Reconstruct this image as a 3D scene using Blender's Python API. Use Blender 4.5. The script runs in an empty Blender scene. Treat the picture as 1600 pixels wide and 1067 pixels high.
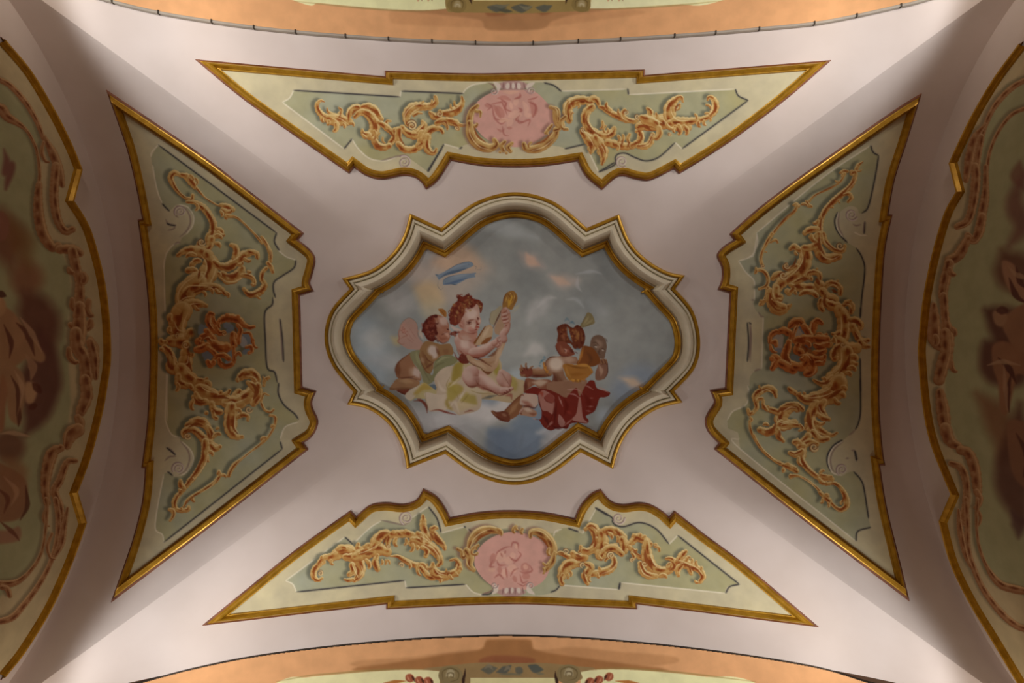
import bpy, math, random
import numpy as np
from mathutils import Vector

# ------------------------------------------------------------------ camera, world, lamps, exposure
R = 6.5                       # height of the vault's crown above the lens, metres
EYE = 1.5                     # height of the lens above the floor
FPX, CX, CY = 1067.0, 800.0, 533.5
scene = bpy.context.scene
COL = scene.collection
cam_d = bpy.data.cameras.new('camera')
cam_d.sensor_width = 36.0
cam_d.lens = 36.0 * FPX / 1600.0
cam_d.clip_start = 0.05
cam = bpy.data.objects.new('camera', cam_d)
cam.location = (0, 0, EYE)
cam.rotation_euler = (math.pi, 0, 0)          # looks straight up
COL.objects.link(cam)
scene.camera = cam
world = bpy.data.worlds.new('world')
scene.world = world
world.use_nodes = True
world.node_tree.nodes['Background'].inputs[0].default_value = (1.0, 0.52, 0.31, 1)
world.node_tree.nodes['Background'].inputs[1].default_value = 0.10
# flood lamps on the cornices of the corner piers, aimed up and across the vault, then an added fill light (x, y, z in units of R, tilt, azimuth, half angle, blend, watts)
LAMPS = [(0.49, 0.39, 0.702, 0.548, 2.463, 0.896, 0.30, 40.0, (1.0, 1.0, 1.0)), (-0.518, 0.464, 0.697, 0.169, -0.436, 1.164, 0.6, 21.0, (1.0, 0.87, 0.74)),
         (0.328, 0.392, 0.564, 0.303, -3.117, 0.864, 0.40, 76.0, (1.0, 1.0, 1.0)), (0.50, 0.41, 0.66, 0.90, 3.10, 0.80, 0.50, 54.0, (1.0, 0.90, 0.80)),
         (0.0, 0.0, -0.10, 0.0, 0.0, 0.33, 0.9, 80.0, (1.0, 0.90, 0.80))]
for lx, ly, lz, th, ph, half, bl, watt, tint in LAMPS:
    for sx in (-1, 1):
        for sy in (-1, 1):
            if lx == 0 and (sx < 0 or sy < 0): continue          # the last is one unseen fill light, added to brighten the middle of the vault
            ld = bpy.data.lights.new('flood_or_fill_lamp', 'SPOT')
            ld.energy = watt
            ld.color = tint
            ld.shadow_soft_size = 0.10
            ld.spot_size = 2 * half
            ld.spot_blend = bl
            lo = bpy.data.objects.new('flood_or_fill_lamp', ld)
            lo.location = (sx * lx * R, sy * ly * R, lz * R + EYE)
            ax = Vector((sx * math.sin(th) * math.cos(ph), sy * math.sin(th) * math.sin(ph), math.cos(th)))
            lo.rotation_euler = ax.to_track_quat('-Z', 'Y').to_euler()
            COL.objects.link(lo)
vs = scene.view_settings
vs.view_transform = 'Standard'
vs.look = 'None'
vs.gamma = 1.0
vs.use_curve_mapping = False
vs.exposure = 0.0

# ------------------------------------------------------------------ the vault as a surface z(x, y), in units of R
VA, VB, VK, SM = 0.62, 0.45, 0.28, 0.010
def barrel(t, w):
    return 1 - VK * (1 - np.sqrt(np.maximum(1e-5, 1 - (t / w) ** 2)))
def vault_z(x, y):
    h, g = barrel(x, VA), barrel(y, VB)
    sm = 0.0012 + SM * np.exp(-((x / VA) ** 2 + (y / VB) ** 2) / 0.25)      # the groins soften towards the crown
    d = np.maximum(sm - np.abs(h - g), 0) / sm
    return np.maximum(h, g) + d * d * sm * 0.25
def wall_x(y):
    return 0.575 + 0.04 * (np.abs(y) / 0.437) ** 2
E = 2e-4
def vault_n(x, y):
    dx = (vault_z(x + E, y) - vault_z(x - E, y)) / (2 * E)
    dy = (vault_z(x, y + E) - vault_z(x, y - E)) / (2 * E)
    n = np.stack([dx, dy, -np.ones_like(dx)], -1)
    return n / np.linalg.norm(n, axis=-1, keepdims=True)
class Vault:
    """surface parameters (x, y) in plan"""
    def from_px(self, p):
        p = np.asarray(p, float)
        u, v = (p[:, 0] - CX) / FPX, (p[:, 1] - CY) / FPX
        lo, hi = np.full(len(p), 0.3), np.full(len(p), 1.05)
        for _ in range(34):
            m = (lo + hi) / 2
            ok = m < vault_z(u * m, v * m)
            lo, hi = np.where(ok, m, lo), np.where(ok, hi, m)
        return np.stack([u * lo, v * lo], 1)
    def point(self, q, h=0.0):
        x, y = q[:, 0], q[:, 1]
        P = np.stack([x, y, vault_z(x, y)], 1)
        return P + vault_n(x, y) * (np.asarray(h)[..., None] / R if np.ndim(h) else h / R)
class Wall:
    """side wall at x = s * wall_x(y); parameters (y, z)"""
    def __init__(self, s): self.s = s
    def from_px(self, p):
        p = np.asarray(p, float)
        u, v = np.abs(p[:, 0] - CX) / FPX, (p[:, 1] - CY) / FPX
        t = np.full(len(p), 0.9)
        for _ in range(40):
            t = 0.5 * t + 0.5 * wall_x(v * t) / u
        return np.stack([v * t, t], 1)
    def point(self, q, h=0.0):
        y, z = q[:, 0], q[:, 1]
        h = np.asarray(h) / R
        return np.stack([self.s * (wall_x(y) - h), y, z], 1)
VAULT, WALL_L, WALL_R = Vault(), Wall(-1), Wall(1)
def world_pts(P):
    return P * R + np.array([0, 0, EYE])

# ------------------------------------------------------------------ materials
def new_mat(name):
    m = bpy.data.materials.new(name); m.use_nodes = True
    nt = m.node_tree
    return m, nt, nt.nodes['Principled BSDF']
def noise_mix(nt, c1, c2, scale, detail=4, lo=0.35, hi=0.65, coord='Object'):
    tc = nt.nodes.new('ShaderNodeTexCoord')
    nz = nt.nodes.new('ShaderNodeTexNoise')
    nz.inputs['Scale'].default_value = scale; nz.inputs['Detail'].default_value = detail
    nt.links.new(tc.outputs[coord], nz.inputs['Vector'])
    rp = nt.nodes.new('ShaderNodeValToRGB')
    rp.color_ramp.elements[0].position = lo; rp.color_ramp.elements[1].position = hi
    rp.color_ramp.elements[0].color = (*c1, 1); rp.color_ramp.elements[1].color = (*c2, 1)
    nt.links.new(nz.outputs['Fac'], rp.inputs['Fac'])
    return rp.outputs['Color'], tc
def bump(nt, bsdf, tc, scale, strength, dist=0.01, coord='Object'):
    nz = nt.nodes.new('ShaderNodeTexNoise'); nz.inputs['Scale'].default_value = scale; nz.inputs['Detail'].default_value = 5
    nt.links.new(tc.outputs[coord], nz.inputs['Vector'])
    b = nt.nodes.new('ShaderNodeBump'); b.inputs['Strength'].default_value = strength; b.inputs['Distance'].default_value = dist
    nt.links.new(nz.outputs['Fac'], b.inputs['Height']); nt.links.new(b.outputs['Normal'], bsdf.inputs['Normal'])
def plain(name, c1, c2, scale, rough=0.85, metal=0.0, bs=0.15, bscale=None, bdist=0.01):
    m, nt, b = new_mat(name)
    c, tc = noise_mix(nt, c1, c2, scale)
    nt.links.new(c, b.inputs['Base Color'])
    b.inputs['Roughness'].default_value = rough; b.inputs['Metallic'].default_value = metal
    b.inputs['Specular IOR Level'].default_value = 0.2 if metal == 0 else 0.5
    if bs: bump(nt, b, tc, bscale or scale * 8, bs, bdist)
    return m
M_PLASTER = plain('mauve_plaster', (0.665, 0.58, 0.53), (0.735, 0.65, 0.605), 1.3, 0.9, 0, 0.25, 9.0, 0.006)
M_GOLD = plain('gilding', (0.42, 0.215, 0.010), (0.58, 0.32, 0.025), 14, 0.34, 0.45, 0.2, 60, 0.004)
M_BOLE = plain('red_bole_edge', (0.16, 0.055, 0.025), (0.30, 0.12, 0.06), 9, 0.6, 0.1, 0.1)
M_CREAM = plain('cream_stucco', (0.66, 0.60, 0.44), (0.75, 0.69, 0.52), 5, 0.5, 0, 0.1)
M_FLOOR = plain('terracotta_floor', (0.42, 0.17, 0.075), (0.52, 0.24, 0.12), 2, 0.5)
M_LOWER = plain('lower_wall_plaster', (0.62, 0.38, 0.22), (0.68, 0.44, 0.27), 1.5)
M_SOFFIT = plain('ochre_soffit', (0.62, 0.36, 0.20), (0.68, 0.42, 0.25), 1.5)
M_STRIP = plain('grey_trunking', (0.40, 0.35, 0.29), (0.47, 0.42, 0.35), 6, 0.5)
M_DARK = plain('dark_joint_and_shade', (0.05, 0.04, 0.03), (0.09, 0.07, 0.05), 6, 0.7)
m, nt, b = new_mat('fresco_paint')
at = nt.nodes.new('ShaderNodeAttribute'); at.attribute_name = 'Col'
c, tc = noise_mix(nt, (0.93, 0.93, 0.93), (1.05, 1.05, 1.05), 7, 6)
mx = nt.nodes.new('ShaderNodeMix'); mx.data_type = 'RGBA'; mx.blend_type = 'MULTIPLY'
mx.inputs[0].default_value = 1.0
nt.links.new(at.outputs['Color'], mx.inputs[6]); nt.links.new(c, mx.inputs[7]); nt.links.new(mx.outputs[2], b.inputs['Base Color'])
b.inputs['Roughness'].default_value = 0.8; b.inputs['Specular IOR Level'].default_value = 0.15
bump(nt, b, tc, 40, 0.1, 0.004)
M_FRESCO = m

# ------------------------------------------------------------------ object helpers
def mesh_obj(name, V, F, mat, parent=None, smooth=True, col=None):
    V = np.ascontiguousarray(V, np.float32); F = np.asarray(F, np.int32)
    me = bpy.data.meshes.new(name)
    n, k = F.shape
    me.vertices.add(len(V)); me.vertices.foreach_set('co', V.ravel())
    me.loops.add(n * k); me.loops.foreach_set('vertex_index', F.ravel())
    me.polygons.add(n)
    me.polygons.foreach_set('loop_start', np.arange(0, n * k, k, dtype=np.int32))
    me.polygons.foreach_set('loop_total', np.full(n, k, np.int32))
    if smooth: me.polygons.foreach_set('use_smooth', np.ones(n, bool))
    if col is not None:
        at = me.color_attributes.new('Col', 'FLOAT_COLOR', 'POINT')
        at.data.foreach_set('color', np.ascontiguousarray(np.c_[col, np.ones(len(col))], np.float32).ravel())
    me.materials.append(mat)
    me.update(); me.validate()
    o = bpy.data.objects.new(name, me)
    COL.objects.link(o)
    if parent is not None: o.parent = parent
    return o
def tag(o, label=None, cat=None, group=None, kind=None):
    for k, v in (('label', label), ('category', cat), ('group', group), ('kind', kind)):
        if v: o[k] = v
    return o
def empty(name, P=None):
    o = bpy.data.objects.new(name, None); COL.objects.link(o)
    o.empty_display_size = 0.1
    return o
def grid_faces(nu, nv, closed_u=False):
    """quads for vertex index i * nv + j"""
    i = np.arange(nu if closed_u else nu - 1); j = np.arange(nv - 1)
    I, J = np.meshgrid(i, j, indexing='ij'); I2 = (I + 1) % nu
    return np.stack([I * nv + J, I2 * nv + J, I2 * nv + J + 1, I * nv + J + 1], -1).reshape(-1, 4)

# ------------------------------------------------------------------ traced outlines
def trace(s, ox=0.0, oy=0.0, k=1.0):
    """'x,y x,yc ...' -> list of (x, y, is_corner); k pixels of the tracing sheet to one of the photograph"""
    out = []
    for tok in s.split():
        c = tok.endswith('c'); a, b_ = tok.rstrip('c').split(',')
        out.append((ox + float(a) / k, oy + float(b_) / k, c))
    return out
def spline(pts, closed=False, step=5.0):
    """Catmull-Rom through the points, straight breaks at corners; returns the points and a corner flag for each"""
    P = np.array([(p[0], p[1]) for p in pts], float)
    C = np.array([len(p) > 2 and bool(p[2]) for p in pts])
    n = len(P); out = []; fl = []
    m = n if closed else n - 1
    for i in range(m):
        a, b_ = i, (i + 1) % n
        p1, p2 = P[a], P[b_]
        p0 = P[(a - 1) % n] if (closed or a > 0) and not C[a] else p1 * 2 - p2
        p3 = P[(b_ + 1) % n] if (closed or b_ < n - 1) and not C[b_] else p2 * 2 - p1
        if C[a] and not C[b_] : p0 = p1 - (p2 - p1) * 0.6 + (p3 - p2) * 0.1
        if C[b_] and not C[a]: p3 = p2 + (p2 - p1) * 0.6 - (p1 - p0) * 0.1
        L = np.linalg.norm(p2 - p1)
        ns = max(1, int(round(L / step)))
        t = (np.arange(ns) / ns)[:, None]
        q = 0.5 * (2 * p1 + (p2 - p0) * t + (2 * p0 - 5 * p1 + 4 * p2 - p3) * t ** 2 + (3 * p1 - p0 - 3 * p2 + p3) * t ** 3)
        out.append(q); fl += [C[a]] + [False] * (ns - 1)
    if not closed:
        out.append(P[-1:]); fl.append(True)
    return np.concatenate(out), np.array(fl)
def offset(Q, d, closed=True, limit=6.0):
    """move a polyline sideways by d (to the left of its direction), mitred"""
    n = len(Q)
    nx = np.roll(Q, -1, 0) - Q; pv = Q - np.roll(Q, 1, 0)
    if not closed: nx[-1] = pv[-1]; pv[0] = nx[0]
    def unit(v): return v / np.maximum(np.linalg.norm(v, axis=1, keepdims=True), 1e-12)
    a, b_ = unit(pv), unit(nx)
    na, nb = np.stack([-a[:, 1], a[:, 0]], 1), np.stack([-b_[:, 1], b_[:, 0]], 1)
    m = unit(na + nb); c = np.maximum((m * na).sum(1), 1.0 / limit)
    O = Q + m * (d / c)[:, None]
    turn = np.arccos(np.clip((a * b_).sum(1), -1, 1))
    arc = np.linalg.norm(nx, axis=1)
    for i in np.nonzero(turn > 0.4)[0]:               # pull back what runs past the mitre line
        if not closed and i in (0, n - 1): continue
        t = np.array([m[i, 1], -m[i, 0]])
        if t @ a[i] < 0: t = -t
        reach = abs(d) / c[i] * 1.6 + 1e-9
        for sg in (-1, 1):
            j, far = i, 0.0
            while True:
                k = j + sg
                if not closed and not 0 <= k < n: break
                k %= n; far += arc[k] if sg < 0 else arc[j]
                if far > reach or turn[k] > 0.4: break
                if ((O[k] - Q[i]) @ t) * sg < 0 and c[i] > 0: O[k] = O[i]
                j = k
    return O
def area(Q):
    return 0.5 * np.sum(Q[:, 0] * np.roll(Q[:, 1], -1) - np.roll(Q[:, 0], -1) * Q[:, 1])
def sweep(name, surf, Q, profile, mat, parent, closed=True):
    """a moulding: Q outline in surface parameters, profile = [(offset inwards, height in metres)]"""
    s = 1.0 if area(Q) > 0 else -1.0
    rows = [surf.point(offset(Q, s * o, closed), h) for o, h in profile]
    V = np.stack(rows, 1).reshape(-1, 3)
    F = grid_faces(len(Q), len(profile), closed)
    o = mesh_obj(name, world_pts(V), F, mat, parent, smooth=True)
    # keep mitres and steps crisp
    o.data.set_sharp_from_angle(angle=math.radians(32))
    return o
# ------------------------------------------------------------------ the setting
NG = 120
uu = np.linspace(-1, 1, 2 * NG + 1)
uu = np.sign(uu) * (1 - (1 - np.abs(uu)) ** 1.25) * 0.985      # closer rows towards the springing
ceil_root = empty('ceiling'); tag(ceil_root, kind='structure', label='mauve plastered cross vault with four soft groins')
def web(side):
    """one of the vault's four webs, as triangles so that the groin runs along edges"""
    idx = {}; V = []; F = []
    n = 2 * NG
    def vid(i, j):
        k = (i, j)
        if k not in idx:
            idx[k] = len(V); V.append((uu[i] * VA, uu[j] * VB))
        return idx[k]
    for i in range(n):
        for j in range(n):
            a, b_ = i + 0.5 - NG, j + 0.5 - NG
            same = (a > 0) == (b_ > 0)
            tri = [((i, j), (i + 1, j), (i + 1, j + 1)), ((i, j), (i + 1, j + 1), (i, j + 1))] if same else \
                  [((i, j), (i + 1, j), (i, j + 1)), ((i + 1, j), (i + 1, j + 1), (i, j + 1))]
            for t in tri:
                ca = sum(p[0] for p in t) / 3 - NG; cb = sum(p[1] for p in t) / 3 - NG
                w = ('right' if ca > 0 else 'left') if abs(ca) > abs(cb) else ('back' if cb > 0 else 'front')
                if w == side: F.append([vid(*p) for p in t])
    Q = np.array(V)
    x, y = Q[:, 0], Q[:, 1]
    return mesh_obj('vault_web', world_pts(np.stack([x, y, vault_z(x, y)], 1)), F, M_PLASTER, ceil_root)
for s_ in ('left', 'right', 'front', 'back'): web(s_)
ZF = -EYE / R
ys = np.linspace(-0.446, 0.446, 81)
for nm, s_ in (('wall_left', -1), ('wall_right', 1)):
    top = vault_z(wall_x(ys), ys) + 0.02
    ts = np.linspace(0, 1, 40)
    Z = ZF + (top[:, None] - ZF) * ts[None]
    Y = np.repeat(ys[:, None], 40, 1)
    V = np.stack([s_ * wall_x(Y), Y, Z], -1).reshape(-1, 3)
    o = mesh_obj(nm, world_pts(V), grid_faces(81, 40), M_PLASTER)
    tag(o, kind='structure')
V = np.array([[-.75, -.9, ZF], [.75, -.9, ZF], [.75, .9, ZF], [-.75, .9, ZF]])
tag(mesh_obj('floor', world_pts(V), [[0, 1, 2, 3]], M_FLOOR), kind='structure')

# outlines of the gilt frames, in photograph pixels
A_ = lambda s: trace(s, 290, 60, 3.9975)
B_ = lambda s: trace(s, 600, 60, 3.9975)
C_ = lambda s: trace(s, 910, 60, 3.9975)
OUT_TOP = (A_('58,132c 1243,238c 1243,203c') + B_('500,218 830,215') + C_('390,195c 390,230c 1555,137c 1290,368 1000,592 800,728 604,848c 571,817c 425,887 330,880 230,862 122,948c')
           + B_('1262,865 1208,768c 1000,798 800,806 600,796 418,765c 335,890 262,945c') + A_('1455,885 1370,858 1230,882 1130,860 1052,808c 1020,845c 800,692 560,524 330,358'))
D_ = lambda s: trace(s, 300, 740, 3.9975)
E_ = lambda s: trace(s, 600, 740, 3.9975)
F_ = lambda s: trace(s, 900, 740, 3.9975)
OUT_BOT = (D_('62,948c 1212,815c 1212,846c') + E_('500,822 850,815 1200,828 1582,846c') + F_('382,815c 1518,958c 1060,570 800,374 615,230c 582,268c 540,232 470,192 390,178 290,190 215,165 155,95c')
           + E_('1290,125 1225,200 1190,277c 1000,240 800,228 600,238 413,272c 385,215 330,140 245,92c') + D_('1400,160 1320,188 1210,178 1110,195 1025,265c 990,228c 640,479 330,729'))
G_ = lambda s: trace(s, 150, 130, 3.9975)
OUT_LEFT = (G_('65,40c 640,432 900,628 1298,935c') + trace('466,374.5c 482,387 491,398 493,409 488,430 484.8,442 490.7,454.5c 469,461.3c 472.7,605c 494.5,611.4c 488,628 490.5,641 497.5,657 494,672 486,684 474.5,692c 482,702.5c 325,826')
            + trace('95,1045c 185,790 240,620 290,410 308,208c 285,205c 300,100', 150, 680, 3.9975) + trace('230.5,657 234,580 233.8,510 230,452.5 222.5,390') + G_('262,852c 290,845c 250,640 200,430 140,250'))
J_ = lambda s: trace(s, 1060, 130, 3.9975)
OUT_RIGHT = (J_('1518,62c 1430,350 1350,600 1310,818c 1335,820c') + trace('1290,0 1268,300 1255,600 1252,900 1258,1067', 1060, 390, 3.9975)
             + trace('1275,100 1290,190c 1257,188c 1300,450 1375,760 1442,1038c 820,562 222,88c 250,52c', 1060, 680, 3.9975)
             + trace('1106,675 1101,659 1105,646 1115,630 1114,622 1108.8,610c 1132.5,606.4c 1139.5,457.5c 1121,452c 1127,437 1127,417 1120,402 1121.5,394') + J_('285,1015 345,977c 318,940c 500,779 720,611 1000,411 1350,166'))
K2 = 2.134
OUT_MID = trace('447,163c 560,78 690,45 820,75 932,163c 1040,118c 1075,205 1125,262 1195,305 1258,320c 1225,365c 1285,440 1308,540 1290,630 1222,708c 1250,745c 1165,768 1090,820 1045,885 1020,965c 912,910c 800,990 690,1018 570,988 460,915c 332,965c 315,890 270,815 205,768 135,752c 155,710c 85,620 60,530 80,440 143,365c 118,330c 215,300 280,250 320,190 342,115c', 480, 280, K2)
OUT_LL = trace('0,57.6 42,108 81.5,174 107,225 124.3,267c 111.5,314c 128,340 140.6,369.7 157.5,434 166,499 168,560 163,600 154.7,646.5 137.8,711 117,767.5c 131,814c 107.6,879.5 75,952 32,1022 0,1062.5')
OUT_LR = trace('1600,64.7 1560.6,118 1526.9,174 1504.4,219 1487,257c 1498,300c 1480.5,333 1462,395 1448,462.5 1441,527 1440,560 1446.7,632.5 1459.4,694 1489.5,770c 1471.5,811c 1490,879.5 1519.5,941.4 1560,1008.7 1600,1075')
PX = 0.9 / FPX                      # about one photograph pixel on the vault
GILT = [(0.0, 0.0), (0.3, 0.012), (2.2, 0.018), (2.6, 0.014)]
GILT2 = [(2.6, 0.014), (4.2, 0.020), (5.4, 0.044), (7.4, 0.056), (9.4, 0.050), (11.2, 0.030), (12.0, 0.022), (13.6, 0.022), (14.2, 0.0)]
def prof(P, k=PX): return [(a * k, h) for a, h in P]
def gilt_frame(label, outl, surf, closed=True, k=PX):
    px, _ = spline(outl, closed)
    Q = surf.from_px(px)
    root = empty('gilt_frame'); tag(root, label, 'frame')
    sweep('outer_fillet', surf, Q, prof(GILT, k), M_BOLE, root, closed)
    sweep('gilt_moulding', surf, Q, prof(GILT2, k), M_GOLD, root, closed)
    return root, Q
gilt_frame('gilt moulding edging the painted panel above the central picture', OUT_TOP, VAULT)
gilt_frame('gilt moulding edging the painted panel below the central picture', OUT_BOT, VAULT)
gilt_frame('gilt moulding edging the dim painted panel left of the central picture', OUT_LEFT, VAULT)
gilt_frame('gilt moulding edging the dim painted panel right of the central picture', OUT_RIGHT, VAULT)
MID1 = [(0, 0), (0.2, .035), (1.5, .052), (3.6, .056), (5.4, .046), (6.0, .022)]
MID2 = [(6.0, .022), (6.8, .020), (7.4, .052), (9, .062), (10.6, .062), (11.6, .050), (12.0, .026), (12.8, .024)]
MID3 = [(12.8, .024), (13.4, .084), (15, .116), (17.5, .140), (20.5, .150), (23.5, .142), (26, .120), (27.4, .092), (27.9, .072)]
MID4 = [(27.9, .072), (28.2, .022), (29.0, .010), (30.2, .010)]
MID5 = [(30.2, .010), (30.5, .034), (32, .046), (33.4, .040), (34, .026), (35, .032), (37.5, .034), (39.4, .022), (40, .0)]
px, _ = spline(OUT_MID, True)
QM = VAULT.from_px(px)
root = empty('picture_frame'); tag(root, 'large lobed stucco frame, cream with gilt edges, around the central picture', 'frame')
k_ = 0.985 / FPX
sweep('outer_gilt_edge', VAULT, QM, prof(MID1, k_), M_GOLD, root)
sweep('cream_fillet', VAULT, QM, prof(MID2, k_), M_CREAM, root)
sweep('cream_torus', VAULT, QM, prof(MID3, k_), M_CREAM, root)
sweep('shadow_cove', VAULT, QM, prof(MID4, k_), M_CREAM, root)
sweep('inner_gilt_edge', VAULT, QM, prof(MID5, k_), M_GOLD, root)
gilt_frame('gilt moulding of the lunette picture on the left wall', OUT_LL, WALL_L, False, 0.85 / FPX)
gilt_frame('gilt moulding of the lunette picture on the right wall', OUT_LR, WALL_R, False, 0.85 / FPX)

# soffits of the two transverse arches
SOF_T = trace('-60,-86 30,-46 90,-25 175,0.5 248,18 331,32 400,41.5 472,49 540,54.5 607,59 675,62.5 743,65 800,66 852,65 905,62.5 970,59.5 1055,54 1117,49.5 1186,43.5 1272,35 1338,23 1407,7.5 1438,0 1530,-28 1600,-55 1660,-80')
SOF_B = trace('-40,1145 60,1113 140,1090 221,1067 300,1046 400,1026 525,1010 650,999 735,995 800,993.5 900,997 1000,1005 1100,1016 1200,1030 1287.5,1046 1357,1067 1450,1092 1560,1125 1640,1150')
# ------------------------------------------------------------------ a small fresco painter: colour is laid down as flat paint on a sheet that is then cut into meshes
OX, OY, SW, SH = -140, -90, 1880, 1250
rng = np.random.default_rng(7)
def blur(a, s):
    """gaussian-ish blur by three box passes along both axes"""
    r = max(1, int(round(s * 0.95)))
    for ax in (0, 1):
        for _ in range(3):
            p = np.concatenate([np.repeat(a.take([0], ax), r, ax), a, np.repeat(a.take([-1], ax), r + 1, ax)], ax)
            c = np.cumsum(p, ax)
            n = a.shape[ax]
            sl = lambda lo: [slice(None)] * ax + [slice(lo, lo + n)]
            a = (c[tuple(sl(2 * r + 1))] - c[tuple(sl(0))]) / (2 * r + 1)
    return a
def value_noise(h, w, cell, seed=0, octaves=3):
    r = np.random.default_rng(seed); out = np.zeros((h, w)); amp = 1.0; tot = 0
    for _ in range(octaves):
        gh, gw = int(h / cell) + 3, int(w / cell) + 3
        g = r.random((gh, gw))
        y = np.arange(h) / cell; x = np.arange(w) / cell
        y0 = y.astype(int); x0 = x.astype(int); fy = (y - y0)[:, None]; fx = (x - x0)[None]
        fy = fy * fy * (3 - 2 * fy); fx = fx * fx * (3 - 2 * fx)
        a = g[y0][:, x0]; b_ = g[y0][:, x0 + 1]; c = g[y0 + 1][:, x0]; d = g[y0 + 1][:, x0 + 1]
        out += amp * ((a * (1 - fx) + b_ * fx) * (1 - fy) + (c * (1 - fx) + d * fx) * fy)
        tot += amp; amp *= 0.5; cell = max(1.5, cell / 2)
    return out / tot
def rgb(c): return np.array(c, float) / 255.0
def ramp(v, cols):
    """cols = [(position, rgb255), ...]"""
    xs = [c[0] for c in cols]; C = np.array([c[1] for c in cols], float) / 255
    return np.stack([np.interp(v, xs, C[:, k]) for k in range(3)], -1)
class Layer:
    def __init__(s, x0, y0, x1, y1):
        s.x0, s.y0 = int(x0), int(y0); s.w, s.h = int(x1 - x0), int(y1 - y0)
        s.rgb = np.zeros((s.h, s.w, 3)); s.a = np.zeros((s.h, s.w))
    def win(s, P, m):
        x0 = max(0, int(P[:, 0].min() - m - s.x0)); x1 = min(s.w, int(P[:, 0].max() + m - s.x0) + 2)
        y0 = max(0, int(P[:, 1].min() - m - s.y0)); y1 = min(s.h, int(P[:, 1].max() + m - s.y0) + 2)
        return x0, y0, x1, y1
    def put(s, w, col, a):
        x0, y0, x1, y1 = w
        d = s.a[y0:y1, x0:x1]; c = s.rgb[y0:y1, x0:x1]
        na = a + d * (1 - a)
        k = (a / np.maximum(na, 1e-6))[..., None]
        s.rgb[y0:y1, x0:x1] = c * (1 - k) + col * k
        s.a[y0:y1, x0:x1] = na
    def mask(s, P, w, ss=3):
        x0, y0, x1, y1 = w
        H, Wd = (y1 - y0) * ss, (x1 - x0) * ss
        if H <= 0 or Wd <= 0: return np.zeros((max(0, y1 - y0), max(0, x1 - x0)))
        par = np.zeros((H, Wd + 1), np.int32)
        Q = (P - [s.x0 + x0, s.y0 + y0]) * ss
        yc = np.arange(H) + 0.5
        for (ax, ay), (bx, by) in zip(Q, np.roll(Q, -1, 0)):
            if ay == by: continue
            lo, hi = min(ay, by), max(ay, by)
            r0, r1 = max(0, int(math.ceil(lo - 0.5))), min(H, int(math.ceil(hi - 0.5)))
            if r1 <= r0: continue
            yy = yc[r0:r1]
            xx = np.clip(np.ceil(ax + (yy - ay) / (by - ay) * (bx - ax) - 0.5), 0, Wd).astype(int)
            np.add.at(par, (np.arange(r0, r1), xx), 1)
        m = (np.cumsum(par[:, :-1], 1) & 1).astype(float)
        return m.reshape(y1 - y0, ss, x1 - x0, ss).mean((1, 3))
    def fill(s, P, col, feather=0.0, alpha=1.0, tex=0.0, inside=False):
        P = np.asarray(P, float)
        w = s.win(P, 3 + feather * 3)
        m = s.mask(P, w)
        if m.size == 0: return
        if feather >= 1.0: m = blur(m, feather)
        c = rgb(col)[None, None] * np.ones(m.shape + (1,))
        if tex: c = c * (1 + tex * (value_noise(*m.shape, 9, int(P[0, 0] * 7) % 999)[..., None] - 0.5))
        if inside: m = m * s.a[w[1]:w[3], w[0]:w[2]]
        s.put(w, c, m * alpha)
    def field(s, P, rr, ext=0.0):
        """nearest point of a polyline of varying radius: window, signed offset / radius, run, distance - radius, local radius, side normal"""
        m = rr.max() + 3 + ext
        w = s.win(P, m); x0, y0, x1, y1 = w
        if x1 <= x0 or y1 <= y0: return None
        X, Y = np.meshgrid(np.arange(x0, x1) + s.x0 + 0.5, np.arange(y0, y1) + s.y0 + 0.5)
        best = np.full(X.shape, 1e9); dd = np.zeros(X.shape); sg = np.zeros(X.shape); run = np.zeros(X.shape); rad = np.ones(X.shape)
        NX = np.zeros(X.shape); NY = np.zeros(X.shape)
        n = len(P) - 1
        for i in range(n):
            a, b_ = P[i], P[i + 1]; mm = max(rr[i], rr[i + 1]) + 3 + ext
            c0 = max(0, int(min(a[0], b_[0]) - mm - s.x0 - x0)); c1 = min(x1 - x0, int(max(a[0], b_[0]) + mm - s.x0 - x0) + 2)
            r0 = max(0, int(min(a[1], b_[1]) - mm - s.y0 - y0)); r1 = min(y1 - y0, int(max(a[1], b_[1]) + mm - s.y0 - y0) + 2)
            if c1 <= c0 or r1 <= r0: continue
            e = b_ - a; L2 = max(e @ e, 1e-9); L = math.sqrt(L2)
            px = X[r0:r1, c0:c1] - a[0]; py = Y[r0:r1, c0:c1] - a[1]
            t = np.clip((px * e[0] + py * e[1]) / L2, 0, 1)
            qx, qy = px - t * e[0], py - t * e[1]
            d = np.sqrt(qx * qx + qy * qy); r = rr[i] + (rr[i + 1] - rr[i]) * t
            k = d - r; B = best[r0:r1, c0:c1]; u = k < B
            B[u] = k[u]
            dd[r0:r1, c0:c1][u] = d[u]; rad[r0:r1, c0:c1][u] = r[u]
            run[r0:r1, c0:c1][u] = ((i + t) / n)[u]
            sg[r0:r1, c0:c1][u] = np.sign(px * -e[1] + py * e[0])[u]
            NX[r0:r1, c0:c1][u] = (qx / np.maximum(d, 1e-6))[u]; NY[r0:r1, c0:c1][u] = (qy / np.maximum(d, 1e-6))[u]
        return w, sg * dd / np.maximum(rad, 1e-6), run, best, rad, NX, NY
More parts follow.
